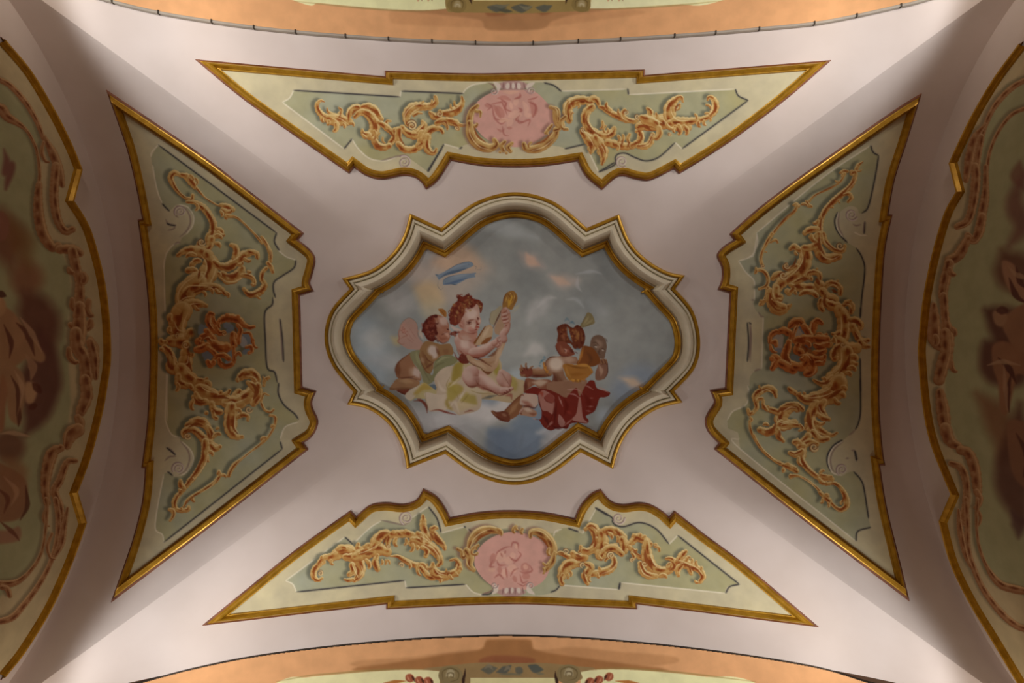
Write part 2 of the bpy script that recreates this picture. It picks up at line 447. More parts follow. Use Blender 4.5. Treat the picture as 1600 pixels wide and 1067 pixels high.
    def tube(s, P, rr, cols, light=(0.35, -0.75), alpha=1.0, soft=0.5, groove=0, gamp=0.0, bias=0.0, inside=False, flat=0.0):
        """a rounded stroke shaded across its width with a ramp of paints"""
        f = s.field(P, rr)
        if f is None: return
        w, t, run, k, rad, NX, NY = f
        a = np.clip(0.5 - k / (2 * soft), 0, 1) * alpha
        tt = np.clip(np.abs(t), 0, 1)
        v = 0.5 + bias + 0.5 * (NX * light[0] + NY * light[1]) * tt ** 1.2 + 0.22 * (np.sqrt(1 - tt * tt) - 0.6) * (1 - flat)
        if groove: v = v + gamp * np.cos(groove * math.pi * t + 1.0) * (1 - 0.4 * run)
        if inside: a = a * s.a[w[1]:w[3], w[0]:w[2]]
        s.put(w, ramp(np.clip(v, 0, 1), cols), a)
    def brush(s, P, r, col, alpha=0.9, soft=0.7, taper=(0.15, 0.15), inside=False):
        """a plain tapered stroke"""
        n = len(P); u = np.linspace(0, 1, n)
        rr = np.interp(u, np.linspace(0, 1, len(r)), r) if np.ndim(r) else np.full(n, float(r))
        tp = np.minimum(1, np.minimum((u + 1e-6) / max(taper[0] * 2.5, 1e-6) if taper[0] else 1, (1 - u + 1e-6) / max(taper[1] * 2.5, 1e-6) if taper[1] else 1))
        f = s.field(P, rr * np.sqrt(np.clip(tp, 0.05, 1)), soft * 1.1)
        if f is None: return
        w, t, run, k, rad, NX, NY = f
        a = np.clip(0.5 - k / (2 * soft), 0, 1)
        if soft > 1.5: a = a * a * (3 - 2 * a)
        a = a * alpha
        if inside: a = a * s.a[w[1]:w[3], w[0]:w[2]]
        s.put(w, rgb(col)[None, None] * np.ones(a.shape + (1,)), a)
class Sheet(Layer):
    def __init__(s):
        Layer.__init__(s, OX, OY, OX + SW, OY + SH)
        s.seg = np.zeros((s.h, s.w), np.int16); s.names = ['']
    def seg_id(s, name):
        s.names.append(name); return len(s.names) - 1
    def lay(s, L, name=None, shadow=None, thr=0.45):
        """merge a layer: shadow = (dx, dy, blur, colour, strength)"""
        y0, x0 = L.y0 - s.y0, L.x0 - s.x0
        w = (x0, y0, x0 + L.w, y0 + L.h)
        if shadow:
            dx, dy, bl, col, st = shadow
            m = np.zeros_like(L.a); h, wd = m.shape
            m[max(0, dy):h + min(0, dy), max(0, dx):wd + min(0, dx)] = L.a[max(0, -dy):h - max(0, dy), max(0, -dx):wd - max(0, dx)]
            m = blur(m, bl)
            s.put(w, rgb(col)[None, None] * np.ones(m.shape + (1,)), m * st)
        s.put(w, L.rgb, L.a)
        if name:
            i = s.seg_id(name)
            s.seg[y0:y0 + L.h, x0:x0 + L.w][L.a > thr] = i
SHEET = Sheet()
def pts(s, ox=0.0, oy=0.0, k=1.0):
    return [(ox + float(a) / k, oy + float(b_) / k, c) for a, b_, c in
            [(t.rstrip('c').split(',') + [t.endswith('c')]) for t in s.split()]]
def path(P, step=1.6):
    return spline(P, False, step)[0]

# gilded scrollwork: a list of lines "B r,r,.. x,y .." (body), "D r .." (brown hollow), "H r .." (cream ridge), "S x,y r turns a0" (spiral eye)
OCHRE = [(0, (92, 42, 20)), (0.2, (134, 68, 30)), (0.38, (162, 98, 48)), (0.55, (184, 142, 82)), (0.7, (202, 170, 112)), (0.85, (218, 194, 140)), (1, (232, 216, 172))]
RUST = [(0, (92, 40, 20)), (0.3, (150, 76, 36)), (0.55, (180, 108, 56)), (0.8, (206, 160, 100)), (1, (232, 214, 168))]
def arm(L, P, rr, cols, light, r_, scal, short=False):
    n = len(P); ln = np.linalg.norm(np.diff(P, axis=0), axis=1).sum()
    if scal and not short and rr.mean() > 2.0:         # toothed leaf edge
        q = np.linspace(0, ln / max(3.2, rr.mean() * 1.25), n) + r_.random()
        rr = rr * (1.0 - 0.10 * scal + 0.42 * scal * (q % 1.0) ** 1.5)
    f = L.field(P, rr)
    if f is None: return
    w, t, run, k, rad, NX, NY = f
    a = np.clip(0.5 - k, 0, 1)
    ph = r_.uniform(0, 6.28); fr = max(1.0, ln / 22.0)
    chan = (0.5 + 0.5 * np.sin(run * 2 * math.pi * fr + ph)) ** 0.8
    at = np.clip(np.abs(t), 0, 1)
    off = 0.22 * (1 if r_.random() < 0.5 else -1)
    v = 0.60 + 0.20 * at ** 4 - (0.44 if not short else 0.2) * chan * np.exp(-((t - off) / 0.36) ** 2)
    v = v + 0.30 * (NX * light[0] + NY * light[1]) * at ** 1.4 + 0.05 * np.cos(7.0 * t + ph) - 0.25 * np.clip((at - 0.86) / 0.14, 0, 1)
    L.put(w, ramp(np.clip(v, 0, 1), cols), a)
def scroll(L, text, ox, oy, k=8.0, cols=OCHRE, light=(0.3, -0.75), scal=0.55, seed=1, dark=(130, 62, 26), pale=(228, 208, 158)):
    r_ = np.random.default_rng(seed)
    later = []
    for line in text.strip().split('\n'):
        f = line.split()
        if not f: continue
        op = f[0]
        if op == 'S':
            cx, cy = [float(v) for v in f[1].split(',')]; R0 = float(f[2]) / k; tn = float(f[3]); a0 = math.radians(float(f[4]))
            u = np.linspace(0, 1, int(18 * abs(tn)) + 6)
            an = a0 + u * tn * 2 * math.pi; rad = R0 * (1 - u * 0.86)
            later.append((np.stack([ox + cx / k + rad * np.cos(an), oy + cy / k + rad * np.sin(an)], 1), R0 * 0.17))
            continue
        rs = np.array([float(v) for v in f[1].split(',')]) / k
        P = path(pts(' '.join(f[2:]), ox, oy, k), 1.5)
        u = np.linspace(0, 1, len(P))
        if op == 'B':
            short = len(f) == 4
            if short:                                  # a leaf lobe: bends, swells and ends in a small curl
                A, Z = P[0], P[-1]; e = Z - A; sd = 1 if r_.random() < 0.5 else -1
                nr = np.array([-e[1], e[0]]) * sd
                P = path([(*A,), (*(A + e * 0.55 + nr * 0.16),), (*(A + e * 1.04),), (*(A + e * 1.12 - nr * 0.20),)], 1.2)
                u = np.linspace(0, 1, len(P)); rs = np.array([0.75, 1.0, 0.85, 0.5]) * rs.mean()
            rr = np.interp(u, np.linspace(0, 1, len(rs)), rs)
            arm(L, P, rr, cols, light, r_, scal, short)
            d = np.gradient(P, axis=0); d /= np.maximum(np.linalg.norm(d, axis=1, keepdims=True), 1e-9)
            nr = np.stack([-d[:, 1], d[:, 0]], 1)
            if rs.max() > 2.2 and len(P) > 5:
                sd = 1 if (nr[len(P) // 2] @ np.array(light)) < 0 else -1
                L.brush(P - nr * (sd * rr * 0.70)[:, None], np.maximum(rr * 0.10, 0.42), pale, 0.7, 0.6, (0.25, 0.1))
                if short: L.brush(P[len(P) // 2:] + nr[len(P) // 2:] * (sd * rr[len(P) // 2:] * 0.3)[:, None], rr[len(P) // 2:] * 0.34, dark, 0.7, 0.8, (0.3, 0.1))
        elif op == 'D': L.brush(P, rs if len(rs) > 1 else rs[0], dark, 0.8, 0.8, (0.2, 0.2))
        elif op == 'H': L.brush(P, rs if len(rs) > 1 else rs[0], pale, 0.85, 0.6, (0.2, 0.2))
    for P, r0 in later:
        L.brush(P, np.linspace(1.7 * r0 + 0.5, 0.8, len(P)), (112, 58, 28), 0.75, 0.7, (0.05, 0.05))
        L.brush(P + 0.5, np.linspace(r0 + 0.3, 0.5, len(P)), pale, 0.9, 0.6, (0.05, 0.05))
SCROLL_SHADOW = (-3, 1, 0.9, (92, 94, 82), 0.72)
def edge_lines(L, text, ox, oy, k):
    """painted mouldings of the panel fields: K dark line, W light line, V spiral volute"""
    for line in text.strip().split('\n'):
        f = line.split()
        if not f: continue
        if f[0] == 'V':
            cx, cy = [float(v) for v in f[1].split(',')]; cx = ox + cx / k; cy = oy + cy / k; R0 = float(f[2]) / k; tn = float(f[3]); a0 = math.radians(float(f[4]))
            u = np.linspace(0, 1, 60)
            an = a0 + u * tn * 2 * math.pi; rad = R0 * (1 - u * 0.9)
            P = np.stack([cx + rad * np.cos(an), cy + rad * np.sin(an)], 1)
            L.brush(P, np.linspace(R0 * 0.16, 0.5, 60), (136, 112, 112), 0.85, 0.8, (0, 0.05))
            L.brush(P + [0.9, 0.9], np.linspace(R0 * 0.09, 0.4, 60), (218, 206, 198), 0.8, 0.7, (0, 0.05))
            continue
        P = path(pts(' '.join(f[1:]), ox, oy, k), 2)
        if f[0] == 'K':
            L.brush(P, 1.9, (104, 102, 98), 0.45, 1.6, (0.02, 0.02)); L.brush(P, 0.85, (52, 50, 54), 0.9, 0.7, (0.02, 0.02))
        elif f[0] == 'G': L.brush(P, 1.3, (128, 106, 104), 0.6, 1.0, (0.1, 0.1))
        else: L.brush(P, 1.0, (222, 214, 196), 0.85, 0.8, (0.02, 0.02))
CREAM_P, GREEN_P = (192, 183, 154), (166, 164, 134)
def panel_ground(outl, fieldtxt, name):
    """cream border and green field of a panel"""
    px, _ = spline(outl, True)
    s = 1.0 if area(px) > 0 else -1.0
    px = offset(px, s * 6.0)
    x0, y0 = np.floor(px.min(0) - 3); x1, y1 = np.ceil(px.max(0) + 3)
    L = Layer(x0, y0, x1, y1)
    L.fill(px, CREAM_P, 0, 1, 0.0)
    nz = value_noise(L.h, L.w, 40, int(y0) % 89, 4)[..., None]
    L.rgb = L.rgb + np.where(L.a[..., None] > 0, (nz - 0.5) * np.array([0.10, 0.09, 0.04]), 0)
    SHEET.lay(L, name + '/painted_border')
    if fieldtxt:
        L = Layer(x0, y0, x1, y1)
        for P in fieldtxt:
            q, _ = spline(P, True, 3)
            L.fill(q, GREEN_P, 0.4)
        nz = value_noise(L.h, L.w, 70, int(x0) % 97, 4)[..., None]
        L.rgb = L.rgb + np.where(L.a[..., None] > 0, (nz - 0.5) * np.array([0.02, -0.03, -0.16]), 0)
        SHEET.lay(L, name + '/green_field')
    return (x0, y0, x1, y1)
# ------------------------------------------------------------------ panel above the central picture
FIELD_TOP = [A_('675,325c 1340,366c 1345,328c') + B_('495,345c 510,320 560,290 640,278c 830,278c 1000,275c 1060,290 1110,330c') + C_('275,315c 290,352c 955,318c 975,360 1035,388c 622,690c 580,650c 480,740 400,765 330,745 270,718 215,735 205,795c 105,835c')
             + B_('1258,660c 1130,690c 1070,672 800,640 530,660 480,690c 375,660c 275,835c') + A_('1510,830c 1420,765 1375,735 1320,738 1240,765 1150,750 1080,690 1040,630c 990,690c 605,400c 650,372')]
BOX = panel_ground(OUT_TOP, FIELD_TOP, 'top')
L = Layer(*BOX)
edge_lines(L, '''K 675,325 1340,366
K 990,690 1040,628
K 1510,830 1600,690
W 605,400 990,690
W 605,400 650,372 675,325
W 1340,366 1345,328
W 1040,630 1080,690 1150,750 1240,765 1320,740
G 1220,765 1290,745 1340,735 1390,748
V 1365,772 42 1.9 -120''', 290, 60, 3.9975)
edge_lines(L, '''K 110,330 495,345
K 275,835 375,660
W 375,660 480,690
K 470,690 490,680
W 495,345 510,320 560,290 640,278
W 1110,330 1510,318
K 1000,278 1060,295 1108,332
K 1130,690 1258,660
W 1258,660 1340,835
K 1340,835 1440,775''', 600, 60, 3.9975)
edge_lines(L, '''K 283,315 288,352
W 290,352 955,318
K 955,318 975,360 1035,388
K 1035,388 622,690
K 580,650 480,740 400,765 330,745 270,718 225,722 205,745 200,790 105,835
W 580,650 622,690
V 245,768 38 1.8 60''', 910, 60, 3.9975)
SHEET.lay(L)
L = Layer(*BOX)
scroll(L, '''B 10,26,34,42,46 212,152 165,138 122,190 140,265 215,340 310,365
B 10,20,24 250,232 262,275 330,320
B 12,22,34 398,228 430,262 400,330
B 60,78,60,45 270,370 380,375 470,390 530,400
B 26,30 195,335 192,392
B 26,32 268,395 262,432
B 34,40 360,430 350,510
B 30,20 455,430 470,465
B 30,20 540,410 580,440
D 9 150,170 140,250 200,330 260,360
D 8 420,270 410,330 370,380
H 7 300,350 380,400 420,470
H 6 350,340 440,380 520,440
B 24,44,46,36 522,370 535,285 605,228 690,245
B 36,50,56,44,22 690,222 770,218 850,272 895,335 940,372
B 26,42,56,62,56 600,340 670,282 765,312 832,400 842,500 790,570
B 16,34,46 690,500 700,552 765,570
B 26,22 700,570 735,602
D 12 560,320 590,270 640,250
D 14 740,215 830,260 880,330
D 14 690,290 780,350 830,440 830,520
H 6 500,330 520,250 600,195 670,215
H 6 700,175 800,180 880,240 930,340
B 14,24,32,44 1042,395 995,400 1000,480 1085,545
B 24,36,40 885,405 950,440 1015,495
B 44,42,36 1100,520 1095,600 1040,670
B 38,46,44,34 830,620 880,700 960,722 1025,700
B 24,30 835,520 850,610
B 12,20 905,545 880,600
B 12,20 945,600 960,660
D 12 1010,500 1080,590 1040,660
D 10 860,640 900,700 980,720''', 480, 140, seed=3)
scroll(L, '''B 36,45,60,40 230,560 300,630 400,640 480,560
B 24,46,60,46 480,478 500,540 440,630 380,650
B 45,40,34 180,590 178,690 200,780
B 36,44,44,40 180,760 250,822 350,832 440,795
B 52,52,48 475,630 470,720 440,790
B 22,38,52,62,52,46,36,22 360,545 305,520 280,440 300,360 370,305 450,290 570,290 650,240 640,165
B 12,24 492,230 478,275
B 12,24 600,215 580,268
B 10,20,22 475,378 425,372 375,400
D 10 260,600 330,640 420,640
D 12 210,560 200,680 260,780
D 12 480,640 480,740 420,790
H 7 265,500 262,400 330,310 420,265 560,270
H 6 320,420 380,350 450,310
H 6 450,560 490,520 480,480
S 345,528 62 1.7 200
B 44,50,40,22 490,700 560,595 640,560 715,580 735,615
B 46,46,42,30,18 545,670 530,780 570,862 632,870 655,822
D 10 570,640 600,600 660,580
D 10 535,720 540,800 590,860
H 6 560,700 570,790 620,840
B 14,36,55,50,30 972,170 980,240 925,320 830,372 720,372
B 12,22 880,228 900,290
B 10,18 835,268 850,320
B 22,44,44,24 575,365 625,415 690,405 700,350
S 690,380 36 1.2 0
D 10 930,300 860,350 760,360
D 9 600,370 640,420 700,420
H 6 960,200 960,260 890,320 800,350
B 36,44,46,42,28 660,500 740,470 830,480 910,505 925,565
B 24,24 740,500 795,560
B 24,26 930,512 1035,512
D 12 690,500 760,480 800,540
D 12 840,500 900,520 915,560
S 905,555 26 1.2 0''', 600, 130, seed=4)
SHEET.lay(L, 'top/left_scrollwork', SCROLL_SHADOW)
L = Layer(*BOX)
scroll(L, '''B 20,28,26,18 210,575 165,560 150,480 185,420
B 40,60,62,62,40 235,470 215,360 235,270 340,220 470,210
B 26,30 225,215 240,280
B 20,20 265,460 270,380
B 10,18 350,310 360,270
B 46,44,36,24 500,270 520,200 580,210 615,290
B 20,34,34,40 615,300 660,310 720,350 780,385
B 14,28,34 705,245 700,290 750,350
B 36,40,36,22 780,385 860,420 950,460 1060,470
B 10,20,24 850,330 850,370 880,400
B 16,26,28,28,22 940,345 930,330 900,380 950,450 1050,480 1110,430
S 940,365 30 1.2 -60
S 1085,415 36 1.2 20
D 14 230,450 220,330 290,230 430,200
D 12 420,200 470,240 530,240
D 10 640,310 720,360 820,410
H 6 190,400 170,320 220,220 330,180 440,160
H 6 880,350 900,430 980,480
B 46,50,48,50,50 520,300 460,350 430,450 480,570 590,640
B 44,60,50,28 590,640 690,650 770,620 800,560
B 18,28 650,480 640,560
B 14,22 690,535 670,600
B 16,22 715,570 720,620
D 16 460,400 450,480 520,590 620,660
H 7 500,370 480,470 540,580 640,630
H 6 640,640 720,640 790,580
B 24,36,60,70,40,22 400,570 395,610 470,690 530,760 520,830 505,870
B 50,60,60,44,20 560,690 620,760 660,840 665,920 645,1010
B 20,14 600,830 605,890
B 14,10 470,800 490,850
S 402,582 26 1.2 40
D 12 600,780 640,860 650,930
D 10 470,720 500,790 510,850
H 7 430,620 500,700 540,780
H 6 610,740 660,820 680,880
B 46,50,48,46,40 720,740 800,760 880,780 960,790 1020,780
B 20,30 850,660 860,720
B 18,28 910,650 900,720
B 20,34 990,640 980,730
B 20,24 840,830 850,780
D 12 780,740 800,790
D 12 880,790 910,720
D 12 960,800 990,740
B 40,46,44,36,26 1030,780 1110,740 1130,660 1110,590 1080,600
B 30,40,40,26 1100,790 1180,790 1250,740 1280,640
D 14 1100,760 1140,680 1130,610
D 14 1120,790 1200,780
H 6 1120,800 1220,770 1270,690
S 1265,640 24 1 0''', 860, 130, seed=5)
scroll(L, '''B 44,70,90,90,70 300,460 400,440 500,420 600,400 700,420
B 20,40,44 410,235 450,280 430,370
B 16,30,34 520,300 530,340 500,400
B 40,60,60,50 340,350 400,380 460,400 520,430
B 40,70,72,50,30,16 700,430 690,320 700,210 760,130 830,95 855,150
B 14,22 820,180 790,250
B 60,70,60,46 700,440 780,440 850,450 920,470
B 60,52,40,34,30 760,400 860,400 980,390 1100,370 1200,330
B 30,44,46,40,28,16 1200,330 1250,260 1262,180 1230,110 1180,95 1165,130
B 16,22 1150,190 1200,220
B 14,20 1135,300 1180,300
B 40,34 800,450 820,540
B 40,30 870,460 910,540
B 30,24 1050,400 1060,460
B 26,20 1120,390 1130,440
B 20,14 1200,360 1200,390
B 14,26 1010,310 1030,360
B 50,40 560,480 530,600
B 26,22 690,560 690,558
B 22,30 760,460 740,520
S 690,558 22 1 0
D 20 300,450 380,460 470,520
D 22 660,240 710,180 790,110
D 14 760,280 770,220 820,180
D 16 780,470 810,540
D 16 880,480 920,520
D 16 1190,330 1260,250 1250,150
D 12 1040,410 1070,450
H 9 480,330 520,380 600,420
H 8 640,400 700,470 760,480
H 8 700,220 720,300 770,370 860,390 980,370
H 7 1160,330 1220,260 1220,160 1190,110
H 7 560,350 620,380 640,440''', 960, 140, seed=6)
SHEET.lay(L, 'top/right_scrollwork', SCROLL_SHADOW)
# ------------------------------------------------------------------ panel below the central picture
FIELD_BOT = [D_('652,738c 1330,666c 1338,712c') + E_('510,690c 560,740 640,760c 900,760 1000,755 1060,735 1105,695c 1460,722c 1480,680c') + F_('285,680c 930,745c 945,705 1020,690c 635,385c 582,440c 500,345 400,305 300,330 245,318 222,272c 120,210c')
             + E_('1240,375c 1150,338 1090,345c 1060,370 800,340 560,370 505,330c 360,370c 330,280 275,207c') + D_('1375,270c 1340,320 1200,290 1110,340 1005,440c 955,395c 585,668c 630,690')]
BOX = panel_ground(OUT_BOT, FIELD_BOT, 'bottom')
L = Layer(*BOX)
edge_lines(L, '''K 652,738 1330,666
W 1330,666 1338,712
W 585,668 630,690 652,738
W 585,668 955,395
K 955,395 1005,440
W 1005,440 1110,340 1180,295
G 1180,290 1250,305 1320,318 1360,300 1372,275
V 1338,275 42 1.9 120
W 1375,275 1475,205
K 1478,207 1530,280 1555,365''', 300, 740, 3.9975)
edge_lines(L, '''K 138,712 508,690
W 360,370 505,330
K 500,328 510,335
K 530,345 545,362
W 510,690 560,740 640,760
K 610,755 660,750 690,725
K 1040,740 1075,725 1098,698
W 1105,695 1460,722
K 1470,722 1475,680
W 1240,375 1325,215
K 1150,340 1215,362
K 1320,215 1400,262
W 1060,390 1070,360 1110,345''', 600, 740, 3.9975)
edge_lines(L, '''K 120,210 222,272 228,300 250,322 300,330 400,305 500,345 582,440
W 582,440 635,385
K 635,385 1020,690
K 1020,690 960,705 935,745
W 285,680 930,745
K 265,722 275,680
V 265,278 38 1.8 0''', 900, 740, 3.9975)
SHEET.lay(L)
L = Layer(*BOX)
scroll(L, '''B 18,26,38,40,34,30 185,865 140,890 90,860 80,790 120,720 200,660
S 160,800 34 1.3 -90
D 12 90,850 85,780 130,720
B 34,40,36 150,680 210,610 290,590
B 24,26 180,610 190,600
B 50,66,76,70 300,610 420,540 500,520 580,560
B 20,26 300,640 312,690
B 26,34,30 640,440 630,480 680,500
B 36,40 380,500 470,480
D 26 420,560 520,570 620,650
B 40,60,66,50,30 480,600 600,620 660,700 660,820 590,890
B 36,44,30 560,700 580,780 520,820
B 16,26,24 470,880 510,890 570,880
D 16 600,700 640,780 600,860
H 8 560,680 590,760 640,860
H 7 670,700 690,780 640,870
B 60,80,80,50 600,600 740,540 880,500 1010,540
B 24,34 720,470 800,450
B 40,64,56,50,36,24 820,470 880,370 960,310 1030,330 1010,410 1010,470
D 22 860,380 930,310 1010,300
D 16 950,440 980,370 1010,340
S 1015,465 26 1.1 0
B 26,40 740,640 780,720
B 24,44,34 880,580 850,660 880,750
B 20,20 940,640 935,690
B 18,18 980,640 985,685
B 18,16 1010,640 1030,680
D 20 730,570 820,550
D 16 840,640 850,720
H 7 640,560 760,520 900,440
B 10,20,34,36,40,42 1040,590 1130,590 1220,640 1320,690 1420,720 1480,740
S 1180,700 36 1.2 180
B 24,30 1250,660 1290,720
B 20,30 1400,690 1395,810
B 20,26 1430,690 1490,700
D 10 1120,600 1200,640 1280,680
B 44,50,46,40 1060,320 1150,310 1250,310 1340,340
B 26,34 1080,290 1082,286
B 26,34 1230,280 1232,276
B 26,34 1110,370 1105,450
B 22,30 1240,380 1230,440
D 16 1130,300 1170,330
D 18 1240,290 1270,330''', 480, 795, seed=13)
scroll(L, '''B 36,48,60,64,52,40,28 420,390 500,400 600,410 700,470 770,560 790,620 760,660
B 36,44,36 440,340 500,350 560,390
B 26,30 440,400 430,480
B 24,28 500,430 500,460
B 26,34,26 560,440 620,480 600,550
D 12 600,470 620,500 595,540
B 18,40,44,44,40 565,40 570,110 570,180 600,270 650,340
D 18 590,200 610,260
B 30,44,50,40,24 700,200 690,250 740,330 820,410 840,460
B 20,30,34 740,200 720,190 680,210
D 20 700,250 760,340 830,410
D 12 660,260 700,340
B 34,40 500,260 560,330
H 8 520,290 620,350 720,440
H 8 560,390 680,440 760,540 780,620
H 7 560,230 600,290 680,380
D 10 600,420 700,500 740,580
B 30,36,40,46 540,690 580,740 640,800 700,810
B 40,60,60,50,44,36,24,16 690,690 720,760 800,800 900,780 990,740 1020,660 980,590 910,600
B 20,26 540,640 600,680
B 30,36 690,640 660,700
B 22,30 760,800 790,860
B 22,30 900,790 930,830
B 20,24 980,760 1000,790
B 16,22 1020,690 1050,710
B 14,16 850,740 860,715
D 14 720,720 800,770 900,740
D 12 960,680 990,620 960,600
D 12 660,780 740,820 820,830
H 8 700,680 760,760 860,790''', 590, 800, seed=14)
SHEET.lay(L, 'bottom/left_scrollwork', SCROLL_SHADOW)
L = Layer(*BOX)
scroll(L, '''B 22,30,36,40 190,510 250,530 310,560 400,590
S 275,490 34 1.2 180
B 40,50,52 360,510 420,570 500,560
B 30,36 460,430 450,490
D 18 400,530 460,560
B 24,54,62,46 520,210 590,180 650,250 660,350
B 44,52,44,36 660,350 640,440 560,490 490,480
D 16 560,200 620,260 620,360 570,430
H 8 590,170 670,250 690,350 640,450
B 60,64,70,64 730,270 740,380 730,470 700,540
B 44,50,50,44 760,230 830,220 930,260 1000,320
B 26,30 800,260 850,310
B 22,30 900,220 902,216
B 26,30 920,310 925,360
B 26,30,30 900,410 830,430 760,400
B 50,56,50 980,340 1010,420 1000,480
D 14 790,250 790,300
D 16 900,230 950,280
D 14 990,380 990,460
D 12 770,420 850,430
B 30,44,50,36 700,560 770,470 880,450 970,520
B 20,30 690,560 720,590
B 18,24,36,46,50,44,36 770,600 800,570 860,560 880,640 830,710 720,750 600,770
S 835,535 46 1.5 120
B 18,26 690,690 700,710
B 22,28 670,770 680,810
D 12 870,560 880,640 830,700
H 7 900,560 900,650 830,730 720,770
B 36,66,70,50 430,650 320,650 250,720 220,800
B 22,34,30 230,780 210,850 225,890
B 20,26 290,770 300,820
B 18,22 330,740 340,790
D 18 230,740 260,680 360,640
D 14 210,800 215,860
S 480,655 36 1.2 90
B 26,50,50,40 520,640 580,680 540,760 500,800
B 30,30,26 490,780 520,850 545,890
B 20,24 570,800 570,860
D 14 500,720 500,800 530,870
D 14 560,660 590,710''', 850, 800, seed=15)
scroll(L, '''B 30,44,50,50,40 330,420 400,350 440,310 540,350 600,400
B 24,30 400,290 402,284
B 26,34 480,290 482,284
B 24,30 520,320 540,300
B 22,30 590,380 620,390
B 16,24 660,400 690,410
B 14,20,20 660,430 710,440 720,480
B 30,34 350,430 420,480
B 26,30,30 390,500 470,560 530,570
D 16 420,300 480,340 540,360
D 12 380,440 440,520 520,550
B 14,22,18 380,600 410,560 380,510
S 385,590 32 1.2 90
B 40,60,70,70,62,50,36 560,370 560,470 580,590 640,700 740,740 840,720 910,640
B 30,46,44,30 480,640 510,740 580,790 680,800
D 26 540,470 560,590 640,720
D 14 600,560 650,660 720,690
D 14 490,640 530,740 600,780
H 8 620,470 630,580 690,680 770,700
H 8 480,680 530,770 640,820
S 530,640 36 1.2 0
B 30,36 730,800 800,800
B 34,44,30,22 900,700 910,620 860,580 810,580
B 20,26 820,690 850,640
B 56,60,52,40,36,26 950,620 1040,640 1140,680 1220,720 1270,800 1230,870
B 34,40,24 1000,660 950,720 960,790
B 24,30,22 1080,680 1110,740 1120,770
B 30,44,26 960,590 1010,530 1050,490
B 26,34 1060,600 1090,560
B 20,26 1130,620 1130,590
B 20,26 1190,660 1180,620
B 20,26 1240,720 1250,690
B 20,20 1170,860 1200,880
D 18 880,620 910,680 850,730
D 16 1000,560 1040,500
D 16 980,640 1080,670 1160,740
D 12 1200,720 1250,800 1220,860
H 8 920,590 1000,610 1100,650 1200,700 1270,790''', 940, 800, seed=16)
SHEET.lay(L, 'bottom/right_scrollwork', SCROLL_SHADOW)
# pink medallions in the middle of the upper and lower panels
BRONZE = [(0, (86, 48, 26)), (0.2, (124, 72, 38)), (0.38, (150, 100, 54)), (0.55, (172, 132, 78)), (0.7, (190, 158, 102)), (0.85, (210, 186, 134)), (1, (228, 214, 172))]
def medallion(pink, ring, crown, sketch, ox, oy, name, flip=False):
    L = Layer(*BOX)
    q, _ = spline(pts(pink, ox, oy, 8), True, 2)
    L.fill(q, (203, 156, 146), 0.5, 1, 0.04)
    SHEET.lay(L, name + '/pink_medallion', (-3, 0, 1.0, (96, 90, 82), 0.7))
    L = Layer(*BOX)
    for line in sketch.strip().split('\n'):
        f = line.split(); c = {'R': (158, 86, 80), 'r': (180, 118, 108), 'P': (222, 178, 160), 'T': (214, 172, 150)}[f[0]]
        rs = [float(v) / 8 for v in f[1].split(',')]
        P = path(pts(' '.join(f[2:]), ox, oy, 8), 1.5)
        L.brush(P, rs if len(rs) > 1 else rs[0], c, 0.6, 0.9, (0.15, 0.15))
    SHEET.lay(L, name + '/red_figure_group', None, 0.3)
    L = Layer(*BOX)
    scroll(L, ring, ox, oy, cols=BRONZE, scal=0.12, seed=8)
    SHEET.lay(L, name + '/bronze_cartouche', (-2, 1, 1.0, (120, 84, 76), 0.6))
    L = Layer(*BOX)
    for line in crown.strip().split('\n'):
        f = line.split()
        if f[0] == 'V': edge_lines(L, line, ox, oy, 8); continue
        rs = [float(v) / 8 for v in f[1].split(',')]
        c = {'l': (214, 200, 190), 'm': (176, 140, 138), 'd': (128, 92, 92), 'g': (118, 116, 112)}[f[0]]
        L.brush(path(pts(' '.join(f[2:]), ox, oy, 8), 1.5), rs if len(rs) > 1 else rs[0], c, 0.9, 0.8, (0.15, 0.15))
    SHEET.lay(L, name + '/shell_crest')
BOX = (700, 115, 950, 260)
